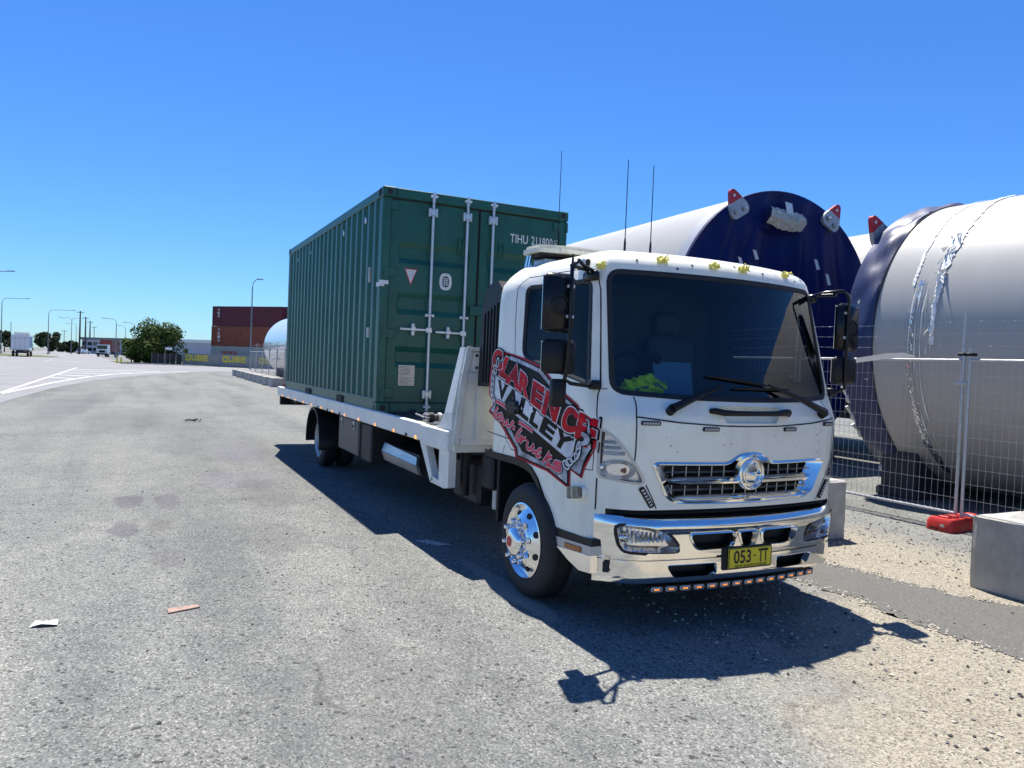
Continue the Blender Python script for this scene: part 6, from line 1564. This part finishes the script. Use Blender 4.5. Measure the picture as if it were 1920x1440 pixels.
# ------------------------------------------------------------------ trees
def tree(name, label, px, d, top, wpx, seed, mat, n=2600, base=0., leaf=.30, group='trees along the road', clumps=14, trunk_h=.3, lowf=.12):
    r_ = random.Random(seed); p = at(px, d); H = height_at(p, top); Wd = wpx * d / FPX; T = thing(name, label, 'tree' if 'tree' in name else 'bush', p, group)
    b = MB(); th = H * trunk_h
    b.tube([p, p + Vector((.05, .05, th)), p + Vector((.1, -.05, th * 1.6)), p + Vector((0, 0, H * .8))], [.05 * H * .5, .04 * H * .5, .03 * H * .5, .01 * H], TRUNK, 7)
    for k in range(6):
        g = r_.uniform(0, 6.28); e = p + Vector((math.cos(g) * Wd * .3, math.sin(g) * Wd * .3, H * r_.uniform(.5, .8))); s0 = p + Vector((0, 0, th * r_.uniform(.8, 1.6)))
        b.tube([s0, s0.lerp(e, .5) + Vector((0, 0, .1 * H)), e], [.022 * H * .5, .015 * H * .5, .004 * H], TRUNK, 5)
    b.build('trunk', T, 40)
    cs = []
    for k in range(clumps):
        g = r_.uniform(0, 6.28); q = math.sqrt(r_.random()); z = r_.uniform(lowf + .1, .90)
        env = math.sin(PI * min(1, max(.05, (z - lowf) / (1.06 - lowf))) ** .75) ** .6
        cs.append((p + Vector((math.cos(g) * q * Wd * .42 * env, math.sin(g) * q * Wd * .42 * env, H * z)), Wd * r_.uniform(.11, .19)))
    vs = []; fs = []
    for k in range(n):
        c, rad = cs[r_.randrange(clumps)]; v = Vector((r_.gauss(0, 1), r_.gauss(0, 1), r_.gauss(0, 1))).normalized() * rad * r_.uniform(.55, 1.08); v.z *= .85
        o = c + v; 
        if o.z < H * lowf * .3: continue
        nn = (v.normalized() + Vector((r_.gauss(0, .5), r_.gauss(0, .5), r_.gauss(0, .5) + .3))).normalized(); a = nn.orthogonal().normalized(); e = nn.cross(a); q = r_.uniform(0, 6.28); a, e = a * math.cos(q) + e * math.sin(q), e * math.cos(q) - a * math.sin(q)
        s_ = leaf * r_.uniform(.5, 1.2); i = len(vs); vs += [o - a * s_ * .5, o + e * s_ * .28, o + a * s_ * .5, o - e * s_ * .28]; fs.append((i, i + 1, i + 2, i + 3))
    b = MB(); b.add(vs, fs, mat); b.build('crown', T, 0, recalc=False)
    return T
tree('bushy_tree', 'large bushy green tree on the verge left of the container stack', 287, 104, 603, 112, 1, LEAF1, 9000, leaf=.42, clumps=40, trunk_h=.15, lowf=.04)
tree('bushy_tree', 'lower green lobe at the left foot of the large bushy tree', 246, 103, 632, 44, 5, LEAF1, 2500, leaf=.38, clumps=14, trunk_h=.15, lowf=.02)
tree('small_bush', 'small bright bush in front of the pale warehouse', 351, 128, 653, 24, 6, LEAF1, 700, leaf=.35, clumps=7, group=None, lowf=.02)
tree('roadside_tree', 'dark rounded tree beside the second street lamp at left', 92, 190, 622, 50, 2, LEAF2, 3200, leaf=.7, clumps=18, lowf=.10)
tree('roadside_tree', 'dark tree behind the white box truck at the left edge', 8, 185, 620, 42, 3, LEAF2, 2600, leaf=.7, clumps=16, lowf=.08)
tree('roadside_tree', 'low dark tree right of the rounded roadside tree', 133, 260, 640, 36, 4, LEAF2, 1800, leaf=.9, clumps=14, lowf=.05)
for i, (px, top, wd, lab) in enumerate([(42, 642, 40, 'low tree line clump above the white box truck'), (116, 645, 30, 'low far clump between the roadside trees'), (168, 650, 40, 'low far clump before the grey building'), (215, 648, 40, 'low far clump at the right end of the grey building')]):
    tree('distant_tree', lab, px, 300, top, wd, 20 + i, LEAF2, 1000, leaf=1.2, clumps=12, lowf=.03)

# ------------------------------------------------------------------ street lamps and poles
def lamp(label, px, d, top, arm_px, both=False, group='street lamps along the road', dark=False):
    p = at(px, d); H = height_at(p, top); T = thing('street_lamp', label, 'street lamp', p, group); al = (arm_px - px) * d / FPX; sgn = 1 if al > 0 else -1
    dirs = [sgn] if not both else [sgn, -sgn]
    b = MB(); b.tube([p, p + Vector((0, 0, H - .9))], [.10, .065], LAMP_M, 8); b.tube([p, p + Vector((0, 0, .35))], [.14, .13], LAMP_M, 8); b.build('pole', T, 50)
    for sg in dirs:
        rt = Vector((RGT.x, RGT.y, 0)).normalized() * sg; L = abs(al); q = p + Vector((0, 0, H - .9)); b = MB()
        cpts = [q, q + Vector((0, 0, .45)) + rt * .12, q + Vector((0, 0, .75)) + rt * .42, q + Vector((0, 0, .88)) + rt * min(.95, L * .5), q + Vector((0, 0, .92)) + rt * (L - .6)]
        if L < 1.5: cpts = [q, q + Vector((0, 0, .5)) + rt * .10, q + Vector((0, 0, .8)) + rt * .35, q + Vector((0, 0, .9)) + rt * max(.4, L - .3)]
        b.tube(cpts, .045, LAMP_M, 7); b.build('arm', T, 50)
        e = cpts[-1]; b = MB(); z = Vector((0, 0, 1)); sd = rt.cross(z); b.prism([e - sd * .14, e + sd * .14, e + rt * .75 + sd * .11, e + rt * .75 - sd * .11], z * .10, LAMP_M); b.build('lamp_head', T, 0)
    return T
lamp('tall slim grey lamp post in front of the container stack', 468.5, 92, 524, 481, group='street lamps along the road')
lamp('curved arm street lamp beside the white box truck at the left edge', 1.5, 146, 558.5, 52)
lamp('curved arm street lamp standing by the dark rounded tree', 89.5, 172, 580.5, 138)
lamp('double armed street lamp in the median beyond the rounded tree', 133, 205, 596, 157, True)
lamp('street lamp with a left pointing arm just right of the double armed one', 142, 262, 607, 122)
lamp('street lamp with a left arm above the red container truck', 216.5, 150, 598, 190)
lamp('farther left armed lamp over the grey building', 234, 215, 611, 220)
lamp('left armed lamp partly hidden by the big bushy tree', 250.5, 180, 605.5, 230)
p = at(-26, 105); H = height_at(p, 507); T = thing('street_lamp', 'street lamp outside the frame whose arm enters at the upper left', 'street lamp', p, 'street lamps along the road')
b = MB(); rt = Vector((RGT.x, RGT.y, 0)).normalized(); b.tube([p, p + Vector((0, 0, H - .6)), p + Vector((0, 0, H - .1)) + rt * .6, p + Vector((0, 0, H)) + rt * 2.8], .06, LAMP_M, 8); b.build('pole', T, 50)
e = p + Vector((0, 0, H - .04)) + rt * 2.75; b = MB(); sd = rt.cross(Vector((0, 0, 1))); b.prism([e - sd * .15, e + sd * .15, e + rt * .9 + sd * .12, e + rt * .9 - sd * .12], Vector((0, 0, .13)), LAMP_M); b.build('lamp_head', T, 0)
for px, d, top, lab in ((148.5, 215, 583, 'tallest dark power pole at the left end of the grey building'), (159, 235, 594, 'dark power pole second from the tallest'), (167.5, 262, 602, 'dark power pole third in the line'), (175.5, 320, 612, 'shortest dark power pole farthest along the line'), (119.5, 300, 619, 'thin floodlight pole right of the rounded tree'), (19.5, 300, 604, 'thin mast above the white box truck')):
    p = at(px, d); H = height_at(p, top); T = thing('power_pole', lab, 'pole', p, 'power poles along the road'); b = MB(); b.tube([p, p + Vector((0, 0, H))], [.30 if px > 140 and px < 170 else .16, .16 if px < 170 and px > 140 else .10], WOODP if px > 140 else LAMP_M, 7); b.build('pole_shaft', T)
    rt = Vector((RGT.x, RGT.y, 0)).normalized(); b = MB()
    w_ = 1.1 if px > 100 else .2
    b.tube([p + rt * -w_ + Vector((0, 0, H - .4)), p + rt * w_ + Vector((0, 0, H - .4))], .08, WOODP, 5); b.build('crossarm', T)
for i, (px, lab) in enumerate(((219.5, 'left one of two yellow bollards by the bushy tree'), (227, 'right one of two yellow bollards by the bushy tree'))):
    p = at(px, 96 - i); b = MB(); b.lathe([(0, .09), (.75, .09), (.80, .07), (.82, .001)], YELLOW, p, 'Z', 12); b.lathe([(.55, .092), (.65, .092)], WHT, p, 'Z', 12); tag(b.build('bollard'), lab, 'bollard', 'yellow bollards')

# ------------------------------------------------------------------ far vehicles
def vehicle_frame(px, d, head):
    """head: direction of travel angle in the plane, from camera-forward to the right"""
    p = at(px, d); f = Vector((FWD.x, FWD.y, 0)).normalized(); rt = Vector((RGT.x, RGT.y, 0)).normalized(); h = f * math.cos(head) + rt * math.sin(head); s = Vector((h.y, -h.x, 0))
    return p, h, s
def vbox(mb, o, h, s, x0, x1, y0, y1, z0, z1, mat, inset_=0.):
    q = [o + h * x + s * y + Vector((0, 0, z)) for z, k in ((z0, 0), (z1, inset_)) for y in (y0 + k, y1 - k) for x in (x0 + k, x1 - k)]
    mb.add(q, [(0, 2, 3, 1), (4, 5, 7, 6), (0, 1, 5, 4), (2, 6, 7, 3), (0, 4, 6, 2), (1, 3, 7, 5)], mat)
def vwheels(T, o, h, s, xs, w, r=.48, wd=.3):
    for x in xs:
        for y in (-w, w):
            c = o + h * x + s * y + Vector((0, 0, r)); b = MB(); b.tube([c - s * wd / 2, c + s * wd / 2], r, RUBBER, 16); t = b.build('wheel', T, 50); b = MB(); b.tube([c - s * (wd / 2 + .01), c + s * (wd / 2 + .01)], r * .55, STEEL, 12); b.build('rim', t, 50)
o, h, s = vehicle_frame(37, 118, -.50)
T = thing('box_truck', 'white box truck seen from behind on the road at the left edge', 'truck', o)
b = MB(); vbox(b, o, h, s, 0, 6.2, -1.22, 1.22, 1.05, 3.45, WHT); BX = b.build('cargo_box', T, 0)
b = MB()
for y in (-.6, 0, .6): vbox(b, o, h, s, -.03, .0, y - .02, y + .02, 1.2, 3.3, SILVER)
for z in (1.12, 2.9): vbox(b, o, h, s, -.035, 0, -1.18, 1.18, z - .04, z + .04, SILVER)
b.build('door_frame', BX, 0)
b = MB(); vbox(b, o, h, s, .2, 6., 1.221, 1.235, 1.5, 3.2, BLUEP); b.build('side_panel', BX, 0)
b = MB(); vbox(b, o, h, s, 6.3, 8.1, -1.1, 1.1, .8, 2.9, WHT, .1); b.build('truck_cab', T, 0)
b = MB(); vbox(b, o, h, s, 0, 8, -.5, .5, .65, 1.04, CHASSIS); vbox(b, o, h, s, -.05, .1, -1.15, 1.15, .55, .75, CHASSIS); vbox(b, o, h, s, 2.2, 3.4, -1.0, 1.0, 3.46, 3.85, SILVER); b.build('chassis', T, 0)
for y in (-1.0, 1.0): b = MB(); vbox(b, o, h, s, -.07, -.045, y - .14, y + .14, .58, .72, LUG_R); b.build('tail_lamp', T, 0)
vwheels(T, o, h, s, (1.3, 7.0), .98)
o, h, s = vehicle_frame(194, 168, PI - .22)
T = thing('container_truck', 'truck with white cab and red container coming down the far road', 'truck', o)
b = MB(); vbox(b, o, h, s, -7.5, -1.4, -1.2, 1.2, 1.2, 3.8, REDC); b.build('red_container', T, 0)
b = MB(); vbox(b, o, h, s, -.9, 1.2, -1.15, 1.15, .7, 2.75, WHT, .08); cb = b.build('truck_cab', T, 0)
b = MB(); vbox(b, o, h, s, 1.13, 1.20, -1.0, 1.0, 1.75, 2.5, DGLASS); b.build('windscreen', cb, 0)
b = MB(); vbox(b, o, h, s, 1.19, 1.23, -.6, .6, .95, 1.45, BLACK_P); vbox(b, o, h, s, 1.15, 1.28, -1.15, 1.15, .45, .8, BLACK_P); b.build('grille', cb, 0)
for y in (-.9, .9): b = MB(); vbox(b, o, h, s, 1.2, 1.24, y - .2, y + .2, 1.0, 1.25, LED_D); b.build('headlight', cb, 0)
b = MB(); vbox(b, o, h, s, -7.5, .8, -.5, .5, .7, 1.18, CHASSIS); b.build('chassis', T, 0)
vwheels(T, o, h, s, (-6.6, -5.3, .2), 1.0)
def car(label, px, d, head, mat, tall=False):
    o, h, s = vehicle_frame(px, d, head); T = thing('parked_car' if not tall else 'van', label, 'car' if not tall else 'van', o, 'far white vehicles on the road')
    H = 1.5 if not tall else 2.4
    b = MB(); vbox(b, o, h, s, -2.2, 2.2, -.9, .9, .35, H * .58, mat, .05); vbox(b, o, h, s, -1.9 if not tall else -2.1, 1.1, -.85, .85, H * .58, H, mat, .18); bd = b.build('body', T, 0)
    b = MB(); vbox(b, o, h, s, -1.96, 1.16, -.80, .80, H * .62, H * .9, DGLASS, .12); b.build('window', T, 0)
    vwheels(T, o, h, s, (-1.35, 1.35), .82, .32, .22)
car('small white car in the distance right of the tallest power pole', 156, 235, .2, WHT)
car('white van in the distance left of the red container truck', 166, 285, .1, WHT, True)
car('pale van far down the road under the double armed lamp', 144, 265, 2.9, GREYC, True)
# overhead sign gantry seen above the box truck
p = at(-8, 200); q = at(26, 203); T = thing('sign_gantry', 'grey steel gantry crossing the road behind the white box truck', 'gantry', (p + q) / 2)
b = MB(); hz = height_at(p, 627); hz2 = height_at(p, 636)
for a in (p, q): b.cyl(a, a + Vector((0, 0, hz)), .18, LAMP_M, 8)
b.build('post', T)
b = MB(); up_ = Vector((0, 0, 1))
for z in (hz, hz2): b.tube([p + up_ * z, q + up_ * z], .12, LAMP_M, 6)
for k in range(8): b.tube([p.lerp(q, k / 8) + up_ * hz, p.lerp(q, (k + 1) / 8) + up_ * hz2], .07, LAMP_M, 5)
b.build('truss', T)

# ------------------------------------------------------------------ litter and loose stones
def slab(name, pts, z, th, mat, label, cat, tilt=0.):
    b = MB(); b.prism([(x, y, z + tilt * i) for i, (x, y) in enumerate(pts)], (0, 0, th), mat); return tag(b.build(name, smooth=0), label, cat)
b = MB(); r = random.Random(31); nx, ny = 7, 5; vs = []
for i in range(ny + 1):
    for j in range(nx + 1):
        u, v = j / nx, i / ny; vs.append((3.165 - .075 * v + .02 * u - (.02 if (j == 3 and i == ny) else 0), -4.19 + .145 * u + .03 * v * (1 - u), .006 + .012 * abs(math.sin(3 * u + 2 * v)) + r.uniform(0, .006)))
b.add(vs, [(i * (nx + 1) + j, i * (nx + 1) + j + 1, (i + 1) * (nx + 1) + j + 1, (i + 1) * (nx + 1) + j) for i in range(ny) for j in range(nx)], PAPERW)
tag(b.build('paper_scrap', smooth=0), 'creased white scrap lying on the asphalt at lower left', 'litter')
slab('terracotta_tile', [(3.165, -3.44), (3.075, -3.445), (3.05, -3.262), (3.10, -3.25)], .002, .008, BRICKM, 'thin faded terracotta strip lying on the asphalt', 'tile')
b = MB(); L = [(-11.45, -2.62, .03), (-11.35, -2.55, .05), (-11.3, -2.42, .035), (-11.42, -2.35, .06), (-11.5, -2.45, .03)]; b.tube(L, .018, BLACK_P, 6); b.tube([(-11.5, -2.3, .03), (-11.3, -2.28, .07)], .02, PAPERW, 6); tag(b.build('strap_scrap'), 'small dark twisted scrap lying alone on the asphalt left of the tray rear', 'litter')
b = MB()
for k in range(5): b.box((1.75 + .05 * k, -1.30 + .03 * k, .003), (1.78 + .05 * k, -1.17 + .03 * k, .007), PAPERW)
tag(b.build('torn_label', smooth=0), 'pale torn strip of paper on the shaded ground under the truck', 'litter')
b = MB(); r = random.Random(77)
octa = [(1, 0, 0), (-1, 0, 0), (0, 1, 0), (0, -1, 0), (0, 0, 1), (0, 0, -1)]; of = [(0, 2, 4), (2, 1, 4), (1, 3, 4), (3, 0, 4), (2, 0, 5), (1, 2, 5), (3, 1, 5), (0, 3, 5)]
SM = [M('stone_dark', (.05, .05, .05), .9), M('stone_grey', (.22, .21, .20), .9), M('stone_pale', (.50, .46, .38), .9)]
def stones(n, fx, fy, w_, smin, smax):
    for _ in range(n):
        x, y = fx(), fy()
        if x > 3.4 and 1.2 < y < 2.45 and r.random() < .9: continue
        s = smin + (smax - smin) * r.random() ** 3; q = r.uniform(0, 6.28); c, d = math.cos(q), math.sin(q)
        vs = []
        for (a, e, z) in octa:
            a *= s * r.uniform(.7, 1.2); e *= s * r.uniform(.6, 1.1); z *= s * r.uniform(.5, .8); vs.append((x + a * c - e * d, y + a * d + e * c, z + s * .35))
        b.add(vs, of, r.choices(SM, w_)[0])
stones(900, lambda: r.uniform(-4, 7.4), lambda: r.uniform(-6.2, -1.2), [6, 3, 1], .004, .014)
stones(3800, lambda: r.uniform(2.2, 7.4), lambda: r.uniform(-.4, 4.2), [2, 3, 6], .005, .017)
stones(2500, lambda: r.uniform(-2, 5.5), lambda: r.uniform(2.9, 6.2), [2, 5, 2], .006, .018)
edge_lo = [(3.45, 1.40), (3.88, 1.26), (4.42, 1.30), (5.19, 1.23), (7.4, 1.25)]; edge_hi = [(3.5, 1.95), (4.14, 2.07), (4.63, 2.16), (5.07, 2.37), (7.4, 2.75)]
for E_ in (edge_lo, edge_hi):
    for _ in range(420):
        x = r.uniform(3.5, 7.0); y = lerp_t(E_, x) + r.gauss(0, .05); s = r.uniform(.004, .013); q = r.uniform(0, 6.28); c, d = math.cos(q), math.sin(q)
        b.add([(x + a * s * c - e * s * d, y + a * s * d + e * s * c, .004 + z * s * .6 + s * .3) for a, e, z in octa], of, r.choices(SM, [1, 3, 5])[0])
tag(b.build('loose_stones', smooth=0), kind='stuff')
